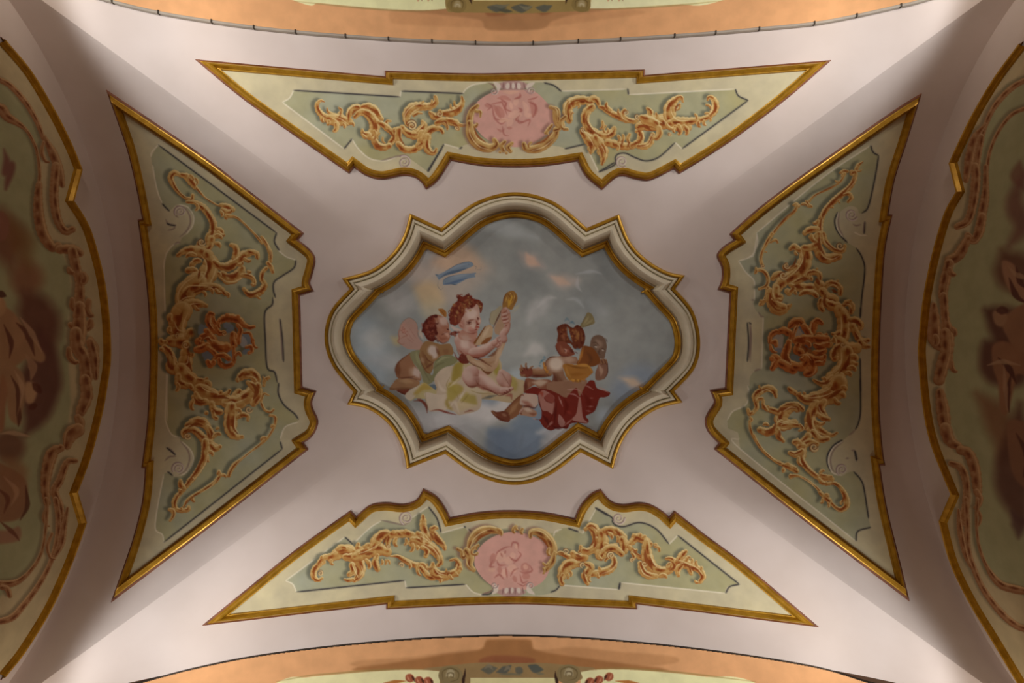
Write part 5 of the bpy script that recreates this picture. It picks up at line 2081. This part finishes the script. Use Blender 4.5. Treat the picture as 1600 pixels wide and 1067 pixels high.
art(L, '''@i
F 86604a 0.7 1 1020,90 1300,60 1560,80 1600,260 1400,340 1240,320 1060,230
F 6a2218 0.8 1 640,250 780,150 900,180 1050,205 1200,270 1280,320 1340,330c 1400,250 1500,170 1530,260 1560,300 1650,130 1720,50 1800,60 1850,180 2050,240 2040,300 1960,330 1890,340 1840,480 1790,570 1660,640 1700,700 1680,760 1520,750 1400,770 1340,850 1210,830 1080,880 980,840 930,790 870,700 780,690 900,690 920,560 870,420 850,290
F 9c6a5e 0.8 0.95 865,290 940,210 1060,260 1140,350 1110,600 1020,560 930,540 890,420
F 7e3a30 0.8 0.9 960,330 1060,260 1140,350 1110,420 1010,400
F 9c6c62 0.8 0.95 1195,690 1215,610 1310,740 1265,830 1205,770
F 9a6a5e 0.8 0.95 1545,330 1575,370 1610,660 1690,750 1520,730 1430,690 1500,590
B a0706a 9,14,9 1 0.85 1340,270 1460,280 1550,340
B a87c70 8,12,6 0.9 0.85 1350,200 1460,200
B a07066 7,10,5 0.9 0.85 1430,180 1560,220 1600,290
B a47468 8,12,8 0.9 0.85 1640,130 1700,150 1780,200
B a06c60 6,9,6 0.9 0.8 1720,340 1780,340
B a88074 10,14,8 1 0.85 1870,160 1960,200 2030,250
B a06e64 8,12,8 0.9 0.85 1670,480 1780,480
B a06e64 6,10,6 0.9 0.8 1660,550 1740,560
B a87a70 10,14,8 0.9 0.85 1200,310 1240,400 1270,480
B a4766a 9,12,8 0.9 0.85 1010,830 1100,720
B a4766a 9,12,8 0.9 0.85 1300,800 1430,690
B a06a60 8,12 0.9 0.8 1060,790 1110,740
B b08a7e 6,10,6 0.8 0.9 770,680 830,690
B 561208 26,40,26 2 0.7 1300,360 1340,480 1300,620
B 4e140e 16,24,16 1.6 0.75 1170,420 1150,600 1130,780
B 4e140e 20,30,16 1.6 0.75 930,620 1000,700 1040,800
B 5a160c 30,44,30 2.4 0.7 1640,280 1700,400 1680,520
B 4a120e 14,20,14 1.4 0.8 1100,800 1180,840 1320,820
B 8a2a18 20,30,20 2 0.6 860,240 920,260 930,310
B 823024 20,30 2 0.6 1340,560 1420,600
B 521810 7 0.8 0.8 860,290 890,440 930,560
B 521810 7 0.8 0.8 1140,350 1110,600 1010,820
B 521810 6 0.8 0.7 960,330 1000,390 1100,430''')
SHEET.lay(L, 'middle/red_drapery')
L = Layer(*BOX)
art(L, '''@g
F 6a5040 0.7 1 1095,770 1130,640 1220,580 1330,590 1410,680 1440,820 1410,980 1375,1067 1200,1040 1100,880
B 8a6e5c 50,70,40 3 0.8 1220,680 1280,760 1260,880
B 4a3024 9 0.9 0.8 1150,740 1220,740 1280,800
B c8b8a8 14,18 0.9 0.95 1190,820 1235,830
B c8b8a8 12,16 0.9 0.95 1345,890 1375,900
B 3a241c 14 1 0.8 1180,800 1240,790
B 3a241c 12 1 0.8 1340,860 1390,880
B 4a3024 16 1.2 0.7 1290,860 1270,960 1300,980
B 503a2e 14,20 1.6 0.6 1400,640 1450,720''')
SHEET.lay(L, 'middle/held_mask')
L = Layer(*BOX)
art(L, '''@h
F 703e1c 0.8 1 1170,20 1260,8 1370,60 1470,240 1420,320 1300,350 1080,312 1130,200
F 94602a 0.8 1 845,325 930,300 1080,322 1250,312 1350,430 1290,500 1210,560 1080,585 930,545 875,430
B a0662c 16,26,20,14 1.6 0.85 1190,30 1160,130 1130,230 1100,290
B b07a38 16,26,14 1.6 0.8 1060,320 1180,320 1280,350 1340,440
B 6a3e16 10,14,8 1.2 0.8 900,310 1020,350 1160,370 1260,360
B 84511e 20,30,16 2 0.7 960,480 1080,480 1220,470
B b07c3c 14,20,10 1.4 0.7 900,360 930,460 980,530
B 54301a 20,30,20 2.4 0.6 1250,120 1320,220 1280,310
B a86e2c 8 0.7 0.85 930,550 1020,590 1100,580 1210,560
C a06420,c08a40,7a4a18 30 1.3 960,560 1020,590 1080,600 1140,590 1200,570
T N 22,26,24,20 540,290 550,370 580,440 640,490
B b4783a 14,18,14 1.1 0.9 530,290 550,380 590,460
C b47a38,8a5420 16 1.2 530,300 550,380 580,440 630,480
B 54707c 12,16,10 1.1 0.9 460,300 500,250 550,220
B 5e7884 10,14,10 1.1 0.85 520,200 540,190 560,210
B 4e6672 10,12 1.0 0.85 450,330 480,340''')
SHEET.lay(L, 'middle/orange_shawl')
L = Layer(*BOX)
art(L, '''@g
F 7a6a4a 0.7 1 880,400 960,250 1030,120 1070,110 1140,160 1190,320 1080,380 950,420
B 968660 14,24 1.4 0.8 960,360 1060,200
B 968660 12,20 1.4 0.7 980,390 1140,260
B 5c4c34 7 0.8 0.7 900,390 1030,130
B 5c4c34 6 0.8 0.6 940,410 1170,320
F 5e2c1a 0.8 1 420,740 425,560 400,440 470,370 600,345 720,430 830,370 940,450 990,600 970,760 890,860 760,860 680,760
F 743c2a 0.8 1 372,810 430,720 560,720 660,800 740,900 770,980 650,1020 500,1010 410,910
B 8a5236 20,40,30 2.2 0.8 480,500 530,600 560,700
B 8e6236 20,36,20 2 0.8 780,460 830,560 850,680
B 7a4a2a 12,24,14 1.6 0.8 900,500 930,620 920,740
B 8c5640 24,40,30 2.4 0.8 470,800 520,900 600,970
B 50201a 9 0.9 0.85 370,810 420,920 500,1010 640,1020
B 481c14 24,30 1.8 0.75 680,880 740,940
B c09480 16,24,16 1.2 0.9 555,870 590,900 585,950
B 3a1410 10 0.8 0.9 565,890 575,920
B 9a5a4c 16,20 1.4 0.8 620,880 650,930
C 4a1a10,8e5a30,6e341e 70 1.8 430,440 500,400 580,380 700,440 820,400 900,460 960,600 920,740 820,800 760,560 500,560 470,680
B 66747a 16,24,20 1.2 0.9 560,290 610,240 660,280
B 5e6e78 20,28,18 1.2 0.9 660,330 720,310 770,350
B 6e7c80 20,24,22,18 1.2 0.9 620,420 640,540 680,660 720,720
B 8c9898 8,12,8 0.9 0.7 640,440 660,560 700,660
B 5a6870 14,20,14 1.2 0.85 780,880 840,870 880,890
B 8a7a7a 10,14 1 0.8 600,330 640,340
B 5a3430 12 1 0.7 780,930 830,960''')
SHEET.lay(L, 'middle/reclining_child_head')
# ------------------------------------------------------------------ lunette pictures on the side walls and the painted arch soffits
UMBER = [(0, (88, 52, 36)), (0.25, (120, 74, 50)), (0.45, (142, 98, 68)), (0.65, (164, 126, 92)), (0.85, (184, 152, 116)), (1, (200, 174, 138))]
SYS.update({'1': (0, 0, 3.556), '2': (0, 260, 3.556), '3': (0, 520, 3.556), '4': (0, 780, 3.717), '5': (1420, 0, 3.556), '6': (1420, 260, 3.556), '7': (1420, 520, 3.556), '8': (1420, 780, 3.717)})
def lunette(name, outl, side, field, straps, figs, cloud):
    px, _ = spline(outl, False)
    px = offset(px, 6.0 * side, False)
    px = np.concatenate([px, [[px[-1][0] - side * 140, px[-1][1]], [px[0][0] - side * 140, px[0][1]]]])
    B_x = (OX, OY, 200, OY + SH) if side > 0 else (1400, OY, OX + SW, OY + SH)
    L = Layer(*B_x); L.fill(px, (184, 170, 138)); SHEET.lay(L, name + '/painted_border')
    clip = L.a.copy()
    L = Layer(*B_x); q, _ = spline(pts(field), True, 3); L.fill(q, (158, 158, 126), 1.2); L.a *= clip; SHEET.lay(L, name + '/green_field')
    L = Layer(*B_x)
    art(L, cloud); L.a *= clip
    SHEET.lay(L, name + '/purple_cloud', None, 0.5)
    for nm, tx in figs:
        L = Layer(*B_x); art(L, tx); L.a *= clip; SHEET.lay(L, name + '/' + nm, None, 0.5)
    L = Layer(*B_x)
    for key, tx in straps:
        ox, oy, k = SYS[key]
        scroll(L, tx, ox, oy, k, UMBER, seed=40 + ord(key), dark=(112, 66, 44), pale=(200, 168, 128), scal=0.4)
    L.a *= clip
    SHEET.lay(L, name + '/strapwork', (-2 if side > 0 else -2, 1, 1.0, (110, 98, 78), 0.6))
lunette('lunette_left', OUT_LL, 1, '-140,90 0,124 40,160 66,215 62,290 60,330 75,380 100,400 112,440 112,480 105,530 110,580 112,640 100,690 75,720 65,760 68,800 66,850 48,895 15,925 -140,990', [
    ('1', '''B 14,15,16,14,12 -60,420 0,445 60,480 140,570 200,670 240,770
B 16,28,20,10,9,9,9,10 -60,590 0,600 40,650 90,680 150,730 200,830 218,950 215,1020
B 10,24,26,14 245,760 300,870 330,960 345,1030
B 10,14 240,790 250,890'''),
    ('2', '''B 26,24,24,24,22,18 310,0 300,110 300,200 320,300 360,360 400,350
B 18,24,28,30,28,20 215,100 210,180 215,280 240,380 290,450 325,440
B 24,26,24 330,460 400,460 440,480
B 28,26,24,30 400,470 420,560 440,640 440,740
B 20,28 460,600 462,640
B 20,30 490,750 495,820
B 20,28 500,860 480,900
B 16,20 380,570 400,590
B 16,22 400,740 420,800
B 18,26 390,880 420,920
B 30,40,40 440,780 440,900 425,1000
B 20,26 500,960 520,1064'''),
    ('3', '''B 36,36,36,34 420,0 430,80 470,150 480,250
B 24,28,14 500,50 520,130 530,250
B 16,24 380,90 410,160
B 30,34,28 470,260 480,350 445,440
B 26,28 430,470 440,530
B 40,36,20 430,540 390,565 370,630
B 20,34,30,24,20 335,640 290,665 260,760 250,860 260,940
B 14,20,22,22,20,16 420,710 370,720 330,820 300,880 330,960 340,1064
B 10,10 250,980 255,1064'''),
    ('4', '''B 14,10,9,10,12,20,14 265,0 270,60 255,240 220,350 140,450 60,490 -60,480
B 16,16,16,14,16,18,20,16 320,0 335,100 330,230 290,370 220,500 130,620 60,690 -60,720
B 8,18,22,10 390,50 370,150 350,260 310,340
B 10,14 300,200 290,330
B 16,16,14 10,510 40,520 55,560''')], [
    ('draped_figures', '''@2
F a07c60 1.2 1 -60,800 30,790 90,830 140,900 220,1000 260,1064 240,1100 160,1080 90,1120 -60,1150
F 8a5e50 1.0 0.9 -60,300 20,260 60,330 30,420 -60,420
F b08c6c 1.0 1 -40,740 10,730 40,770 30,830 -30,850
B 5e3830 14,20,12 1.4 0.8 90,870 150,930 190,1050
B 5e3830 10,16,10 1.2 0.8 20,880 60,980 50,1064
B b8967a 12,18,10 1.4 0.7 110,840 170,920 230,1030
B 4e2c28 24,16 1.6 0.8 -20,700 30,720
@3
F a07e62 1.0 1 -60,120 40,160 130,230 150,330 130,460 120,520 60,480 30,300 -60,240
F 9c7258 1.0 1 20,240 50,330 40,420 30,540 0,560 -20,420
F b08e70 1.0 1 150,290 200,290 215,340 190,400 150,390
B 5a342c 18,24 1.4 0.85 180,280 225,330
B 5a342c 16,20 1.4 0.8 160,420 200,400
B 5e3a30 10,16,10 1.2 0.8 60,240 100,330 90,460
B 5e3a30 10,14,10 1.2 0.8 110,420 100,520
B b8977c 10,16,10 1.2 0.7 80,210 120,300 110,400
B b0947a 10,14,10 1.0 0.9 0,560 60,555 165,575
B a8846a 16,26,18 1.6 0.8 140,120 180,190 170,260
F 8e664e 1.2 0.9 -60,740 60,760 150,830 160,940 120,1040 0,1064 -60,1064
B 5a362c 10,14,10 1.2 0.8 140,850 150,960 110,1040
B b08c70 10,16,10 1.4 0.7 20,800 90,880 60,960
B 6a4034 10,14,10 1.4 0.8 -20,860 40,920 20,1000
@4
F 9a7460 1.2 0.9 -60,200 60,190 120,170 130,230 90,260 -60,270
B 6a4034 10,14,10 1.2 0.8 0,130 80,200 110,240''')],
    '''@2
B 7a5040 90,110,60 16 0.85 0,250 30,420 60,560
B 8a5c48 60,90,60 14 0.8 120,520 150,640 160,720
B 6a443a 60,120,110,60 14 0.9 120,700 200,820 240,960 240,1060
B 84603c 50,70,40 14 0.6 60,300 120,420 160,560
@3
B 64403a 60,110,120,110,60 10 0.9 220,-20 240,120 220,300 200,450 140,560
B 6e483c 50,90,60 10 0.8 0,560 60,640 120,640
B 946c50 40,70,50 10 0.7 20,700 80,760 60,900
@1
B 7a4e4a 18,30,22,34,30 4 0.85 20,830 36,900 30,960 60,920 30,1050''')
lunette('lunette_right', OUT_LR, -1, '1740,90 1600,124 1565,150 1548,185 1536,240 1534,290 1525,345 1510,400 1492,425 1480,470 1482,530 1480,600 1484,650 1500,690 1522,730 1526,780 1522,830 1530,870 1550,905 1590,925 1740,990', [
    ('5', '''B 14,15,16,14,12 720,425 640,450 560,500 480,590 430,690 410,760
B 8,24,26,16 430,690 370,770 340,880 320,1000
B 12,11,10,10,10,10 720,580 640,605 570,640 500,730 450,850 430,1000 430,1064
B 18,20,20 405,760 380,900 375,1064'''),
    ('6', '''B 24,26,24,22,18 370,0 375,60 360,200 330,300 270,335
B 14,16,24,24 430,0 430,100 425,180 405,290
B 24,28,24,20 410,280 390,370 360,410 330,385
B 20,30,26 330,400 280,490 230,520
B 26,28,24 225,540 200,650 190,720
B 16,20 230,570 250,600
B 16,34,40,24 140,770 140,860 145,960 170,1000
B 24,22,34,30 195,720 205,850 220,950 215,1064
B 14,20 240,900 260,930'''),
    ('7', '''B 16,26 150,20 152,60
B 30,32,36,30 205,0 210,100 190,180 170,260
B 14,18 240,160 255,210
B 24,36,34 175,330 190,420 200,500
B 34,30,20 205,530 230,600 280,630
B 24,30,28,24 290,650 335,670 370,760 385,880
B 18,24 380,880 385,960
B 16,22,20,22,20 235,725 290,750 320,830 320,950 290,1064
B 10,10 385,980 390,1064'''),
    ('8', '''B 12,9,9,10,20,24,16 400,0 395,130 410,270 460,400 530,490 610,520 740,545
B 18,17,16,16,18,20,16 330,0 340,150 345,280 380,400 440,530 540,660 640,740 740,760
B 8,18,16,8 290,60 300,180 330,320 360,390''')], [
    ('draped_figures', '''@6
F 8e6a54 1.2 1 520,860 560,830 640,780 740,760 740,1100 620,1064 560,960
F 9a7660 1.0 1 530,540 600,560 620,640 700,660 740,600 740,780 640,760 560,680
B 543430 12,18,12 1.2 0.85 560,620 600,720 660,760
B 543430 10,16,10 1.2 0.85 600,560 620,640 680,690
B a88a70 10,16,10 1.2 0.7 560,560 600,600 690,630
F 9c7a62 1.0 1 480,820 530,800 560,850 530,900 490,880
B 543430 20,26 1.4 0.8 490,800 550,800
@7
F 8c6650 1.2 1 480,80 560,60 640,120 740,100 740,260 620,240 600,300 560,460 520,440 510,300 480,200
B 4e302c 12,18,10 1.2 0.85 500,140 560,200 600,280
B 4e302c 12,18,10 1.2 0.85 570,230 550,340 560,440
B a08068 10,14,10 1.2 0.8 530,180 540,320 550,430
B a88a70 10,14,10 1.2 0.8 440,180 520,160 620,180
F 84604c 1.2 0.9 560,520 640,500 740,560 740,900 640,860 580,760
B 543630 14,20,12 1.6 0.8 600,560 660,680 640,800''')],
    '''@5
B 7a524a 30,44,30 5 0.7 620,900 610,980 640,1050
@6
B 74504a 30,50,60,50 10 0.8 640,30 590,200 630,330 560,440
B 644238 60,110,110 12 0.85 520,470 600,600 700,640
B 5c3c36 70,110,120,110 10 0.9 430,800 520,860 600,940 640,1060
@7
B 5c3c36 90,120,120 10 0.9 430,60 520,180 620,260
B 7a523e 50,80,70,50 14 0.75 380,340 470,440 520,560 520,720
B 5e3e38 60,90,120,110 12 0.85 620,400 600,640 580,860 640,1040
@8
B 54363a 24,40,34 6 0.7 600,70 640,150 640,220''')
SOFFIT_C = (201, 150, 108)
for name, edge, s in (('soffit_top', SOF_T, 1), ('soffit_bottom', SOF_B, -1)):
    e, _ = spline(edge)
    y_out = OY + 2 if s > 0 else OY + SH - 2
    reg = np.concatenate([e, [[e[-1][0], y_out], [e[0][0], y_out]]])
    B_x = (OX, OY, OX + SW, 80) if s > 0 else (OX, 980, OX + SW, OY + SH)
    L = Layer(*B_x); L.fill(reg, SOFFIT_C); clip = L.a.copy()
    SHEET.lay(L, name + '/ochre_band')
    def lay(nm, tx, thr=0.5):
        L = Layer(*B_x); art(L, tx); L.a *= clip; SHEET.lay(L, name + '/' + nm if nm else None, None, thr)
    if s > 0:
        lay('ochre_band', '''@p
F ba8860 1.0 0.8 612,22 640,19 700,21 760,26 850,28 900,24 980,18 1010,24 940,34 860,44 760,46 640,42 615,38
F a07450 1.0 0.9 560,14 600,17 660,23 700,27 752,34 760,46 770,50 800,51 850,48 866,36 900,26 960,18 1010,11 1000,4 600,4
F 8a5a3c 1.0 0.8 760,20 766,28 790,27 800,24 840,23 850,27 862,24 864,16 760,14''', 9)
        lay('pale_panel', '''@p
F dcd3a6 0.5 1 250,-88 460,1 500,5 560,11 600,14.5 640,16 670,16 697,13.5c 697,-88c
F e2d9ac 0.5 1 922,-88c 922,13.5c 960,13 1000,11.5 1060,7 1130,0 1350,-88
B 8a7c50 1.5 1.0 0.6 460,2 500,6 560,12 640,17 697,15
B 8a7c50 1.5 1.0 0.6 922,14.5 960,14 1060,8 1130,1''')
        lay('painted_capital', '''@p
F 8c7648 0.5 1 697,-40c 697,13 716,19 760,20 800,21 850,20 906,17 922,13 922,-40c
F c9c08c 0.5 1 740,-60c 740,1c 885,1c 885,-60c
B 36241c 2,2.5,1.5 0.7 0.95 731,-12 734,-3 737,6
B 36241c 2,2.5,1.5 0.7 0.95 892,-12 886,-3 884,6''')
        lay('grey_foliage', '''@p
B 54544c 5,6,5 1.2 0.95 762,11 775,13 790,12
B 54544c 6,7,5 1.2 0.95 800,12 815,13 830,11
B 54544c 5,6,4 1.2 0.95 838,12 852,13 862,9
B 6a685a 2,3,2 1.0 0.8 770,8 784,10 796,7
B 7c7660 2,3,2 0.9 0.8 812,9 822,13 832,9
B 464840 3,3 1.0 0.8 780,16 800,18''')
        for cx, cy in ((714, 9), (908, 8)):
            lay('volute', f'''@p
F 7e6a40 0.5 1 {cx-15},{cy} {cx-11},{cy-10} {cx},{cy-14} {cx+11},{cy-10} {cx+15},{cy} {cx+10},{cy+9} {cx},{cy+11} {cx-10},{cy+8}
B 9a8a68 4,5,4 1.2 0.9 {cx-5},{cy+1} {cx+1},{cy-3} {cx+6},{cy+2}
B 5c4a2c 1 0.7 0.8 {cx-9},{cy+4} {cx-8},{cy-6} {cx+2},{cy-10} {cx+10},{cy-4} {cx+8},{cy+5}
B b0a48a 1 0.6 0.8 {cx-2},{cy+3} {cx-1},{cy-2} {cx+4},{cy-1} {cx+3},{cy+3}''')
        for cx in (654, 670, 951, 968):
            lay('terracotta_bead', f'''@p
B 8c4a30 7,8,8,6 0.8 1 {cx},-22 {cx},-14 {cx},-6 {cx},-1
B b8745a 2,3,2 1.0 0.7 {cx-2},-20 {cx-2},-10 {cx-1},2
B 4e2418 1.5,2,1.5 0.8 0.8 {cx+5},-20 {cx+6},-8 {cx+5},1''')
    else:
        lay('ochre_band', '''@p
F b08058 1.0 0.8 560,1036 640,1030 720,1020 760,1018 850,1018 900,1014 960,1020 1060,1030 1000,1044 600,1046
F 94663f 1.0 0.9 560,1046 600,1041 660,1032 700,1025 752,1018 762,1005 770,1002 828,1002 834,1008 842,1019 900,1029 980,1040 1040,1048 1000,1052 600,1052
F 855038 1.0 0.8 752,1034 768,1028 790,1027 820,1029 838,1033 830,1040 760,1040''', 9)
        lay('pale_panel', '''@p
F d8cfa4 0.5 1 300,1155 432,1067 480,1058 525,1053.5 580,1049 625,1046.5 660,1046.5 687,1048.5c 687,1155c
F dbd2a6 0.5 1 907,1155c 907,1048c 950,1045.5 1000,1047 1060,1052 1100,1057 1180,1067 1300,1155
F cdc496 0.5 1 735,1155c 735,1058.5c 868,1058.5c 868,1155c
B 8a7848 1.5 1.0 0.7 432,1065 480,1056 525,1052 580,1047.5 640,1045 687,1047
B 8a7848 1.5 1.0 0.7 907,1047 950,1044 1000,1045.5 1060,1050.5 1100,1055 1180,1065
B a2612c 2,3,2 0.8 0.9 600,1067 620,1065 634,1064
B a2612c 2,3,2 0.8 0.9 962,1064 985,1066 1000,1068''')
        lay('painted_capital', '''@p
F 8c7450 0.5 1 660,1045 700,1040 752,1035 800,1036 852,1036 895,1040 930,1044 907,1050c 907,1062 868,1064c 868,1059c 735,1059c 735,1075c 687,1068c 687,1048c
B 32201a 2,2.5,2.5,2 0.7 0.95 727,1045 726,1054 724,1062 724,1080
B 32201a 2,2.5,2.5,2 0.7 0.95 868,1049 868,1056 870,1064 872,1080''')
        lay('grey_foliage', '''@p
B 5c5a50 4,7,5 1.2 0.95 752,1046 764,1046 776,1044
B 54544e 4,6,5 1.2 0.95 776,1050 790,1046 798,1040
B 5c5a50 4,6,4 1.2 0.95 806,1044 812,1048 816,1050
B 4e524e 5,7,5 1.2 0.95 826,1040 838,1045 848,1046
B 7c7260 2,3,2 0.9 0.8 757,1045 764,1040 770,1046
B 7c7260 2,3,2 0.9 0.8 788,1048 794,1043 798,1048
B 6a6654 2,2 0.9 0.8 780,1054 800,1053 815,1055
B 6a6654 2,2 0.9 0.8 838,1052 850,1053''')
        for cx, cy in ((704, 1055), (889, 1053)):
            lay('volute', f'''@p
F 7e6e4e 0.5 1 {cx-19},{cy+1} {cx-14},{cy-11} {cx},{cy-15} {cx+13},{cy-11} {cx+19},{cy} {cx+13},{cy+12} {cx},{cy+16} {cx-13},{cy+12}
B a09478 4,6,4 1.3 0.9 {cx-7},{cy+1} {cx},{cy-4} {cx+6},{cy+2}
B 5a4c32 1.1 0.7 0.8 {cx-12},{cy+7} {cx-12},{cy-6} {cx},{cy-11} {cx+12},{cy-5} {cx+11},{cy+6} {cx},{cy+10}
B 54462e 1 0.7 0.8 {cx-5},{cy+4} {cx-4},{cy-3} {cx+4},{cy-3} {cx+4},{cy+3} {cx},{cy+3}
B b8ac90 1 0.6 0.8 {cx-3},{cy+3} {cx},{cy-2} {cx+3},{cy+1}''')
        for cx, cy, d in ((640, 1058, 1), (655, 1062, 1), (669, 1063, 1), (952, 1056, -1), (936, 1061, -1), (922, 1064, -1)):
            lay('terracotta_bead', f'''@p
B 94523a 6,7,5 0.8 1 {cx-4*d},{cy-2} {cx},{cy+1} {cx+5*d},{cy+5}
B c08468 1,1.6,1 0.8 0.8 {cx-4*d},{cy-3} {cx-2*d},{cy+2} {cx+1*d},{cy+6}
B 3c2018 1.5,2,1.5 0.8 0.85 {cx+3*d},{cy-2} {cx+6*d},{cy+2} {cx+8*d},{cy+7}''')
# ------------------------------------------------------------------ cut the painted sheet into meshes, one per motif
class Soffit:
    def __init__(self, edge, drop=0.0055):
        e, _ = spline(edge); q = VAULT.from_px(e)
        z = vault_z(q[:, 0], q[:, 1]) - drop
        o = np.argsort(q[:, 0])
        self.x, self.z = q[o, 0], z[o]
        self.edge_px, self.edge_q, self.edge_z = e, q, z
    def from_px(self, p):
        p = np.asarray(p, float)
        u, v = (p[:, 0] - CX) / FPX, (p[:, 1] - CY) / FPX
        t = np.full(len(p), 0.9)
        for _ in range(30): t = np.interp(u * t, self.x, self.z)
        return np.stack([u * t, v * t], 1)
    def point(self, q, h=0.0):
        return np.stack([q[:, 0], q[:, 1], np.interp(q[:, 0], self.x, self.z) - h / R], 1)
SOFF_T, SOFF_B = Soffit(SOF_T), Soffit(SOF_B)
def to_linear(c):
    return np.where(c < 0.04045, c / 12.92, ((c + 0.055) / 1.055) ** 2.4)
def cut(prefix, root, surf, light, h=0.003):
    """light: one brightness for the whole picture, turns the paint as it looks into the paint's own reflectance"""
    S = SHEET.seg
    for i, nm in enumerate(SHEET.names):
        if not nm.startswith(prefix + '/'): continue
        m = S[:-1, :-1] == i
        jj, ii = np.nonzero(m)
        if len(jj) < 12: continue
        W = SW
        quad = np.stack([jj * W + ii, jj * W + ii + 1, (jj + 1) * W + ii + 1, (jj + 1) * W + ii], 1)
        vid, inv = np.unique(quad, return_inverse=True)
        F = inv.reshape(-1, 4)
        y, x = vid // W, vid % W
        P = surf.point(surf.from_px(np.stack([x + OX + 0.5, y + OY + 0.5], 1)), h)
        col = np.clip(to_linear(SHEET.rgb[y, x]) / light, 0, 0.92)
        o = mesh_obj(nm.split('/')[1], world_pts(P), F, M_FRESCO, root, True, col)
        if nm.endswith('clouds'): o['kind'] = 'stuff'
def picture(name, label, cat, prefix, surf, light):
    root = empty(name); tag(root, label, cat)
    cut(prefix, root, surf, light)
    return root
K_PANEL, K_MID, K_LUN, K_SOF = (np.array(k) for k in ((0.80, 0.785, 0.82), (0.80, 0.72, 0.69), (0.80, 0.785, 0.82), (0.72, 0.70, 0.74)))
picture('painted_panel', 'pale green painted panel with ochre scrolls and pink medallion, nearest the grey trunking', 'mural', 'top', VAULT, K_PANEL)
picture('painted_panel', 'pale green painted panel with ochre scrolls and pink medallion, below the central picture', 'mural', 'bottom', VAULT, K_PANEL)
picture('painted_panel', 'dim green painted panel with acanthus and shell cartouche, left of the central picture', 'mural', 'left', VAULT, K_PANEL)
picture('painted_panel', 'dim green painted panel with acanthus and shell cartouche, right of the central picture', 'mural', 'right', VAULT, K_PANEL)
picture('ceiling_painting', 'lobed central ceiling painting of a lute player, children, clouds and two fish', 'painting', 'middle', VAULT, K_MID)
picture('lunette_painting', 'dark painted lunette with strapwork and brown figures on the left wall', 'mural', 'lunette_left', WALL_L, K_LUN)
picture('lunette_painting', 'dark painted lunette with strapwork and brown figures on the right wall', 'mural', 'lunette_right', WALL_R, K_LUN)
for nm, pre, sf in (('trim_1', 'soffit_top', SOFF_T), ('trim_2', 'soffit_bottom', SOFF_B)):
    root = empty(nm); tag(root, kind='structure', label='ochre painted soffit of the arch at the %s of the vault' % ('top' if nm == 'trim_1' else 'bottom'))
    cut(pre, root, sf, K_SOF, 0.0)
    e, q, z = sf.edge_px, sf.edge_q, sf.edge_z
    qe = sf.from_px(e)
    n = len(e)
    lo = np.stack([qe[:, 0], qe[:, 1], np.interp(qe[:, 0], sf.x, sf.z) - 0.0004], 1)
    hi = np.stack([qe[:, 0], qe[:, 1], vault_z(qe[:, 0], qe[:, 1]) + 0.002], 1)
    mesh_obj('riser', world_pts(np.stack([lo, hi], 1).reshape(-1, 3)), grid_faces(n, 2), M_DARK, root)  # riser coloured dark to stand for the shadow line along the arch edge
# grey trunking with joints along the upper arch
root = empty('cable_trunking'); tag(root, 'thin grey jointed cable trunking along the edge of the upper ochre arch', 'cable duct')
JOINT = [60, 118, 176, 248, 331, 397, 462, 540, 607, 675, 743, 833, 903.5, 969.5, 1054, 1118, 1186, 1272, 1338, 1407, 1470, 1535]
e = SOFF_T.edge_px
seg_n = 0
for a, b_ in zip(JOINT[:-1], JOINT[1:]):
    xs = np.linspace(a + 0.5, b_ - 0.5, 8)
    ys = np.interp(xs, e[:, 0], e[:, 1])
    c = SOFF_T.from_px(np.stack([xs, ys + 1.5], 1))
    zz = np.interp(c[:, 0], SOFF_T.x, SOFF_T.z)
    w = 0.0017
    rows = [np.stack([c[:, 0], c[:, 1] + dy, zz + dz], 1) for dy, dz in ((-w * 1.0, 0.002), (-w * 1.0, -0.0012), (-w * 0.7, -0.0018), (w * 0.7, -0.0018), (w, -0.0012), (w, 0.005))]
    V = np.stack(rows, 1).reshape(-1, 3)
    F = [list(f) for f in grid_faces(8, 6)]
    mesh_obj('duct_length', world_pts(V), F, M_STRIP, root, smooth=False)
    if a > 60:
        x0 = a; y0 = np.interp(x0, e[:, 0], e[:, 1])
        cc = SOFF_T.from_px(np.array([[x0, y0 + 1.5]]))[0]; z0 = np.interp(cc[0], SOFF_T.x, SOFF_T.z)
        bx = np.array([[sx * 0.0009, sy * w * 1.35, sz] for sx in (-1, 1) for sy in (-1, 1) for sz in (-0.0026, 0.003)]) + [cc[0], cc[1], z0]
        mesh_obj('joint_clip', world_pts(bx), [[0, 1, 3, 2], [4, 6, 7, 5], [0, 4, 5, 1], [2, 3, 7, 6], [0, 2, 6, 4], [1, 5, 7, 3]], M_DARK, root, smooth=False)
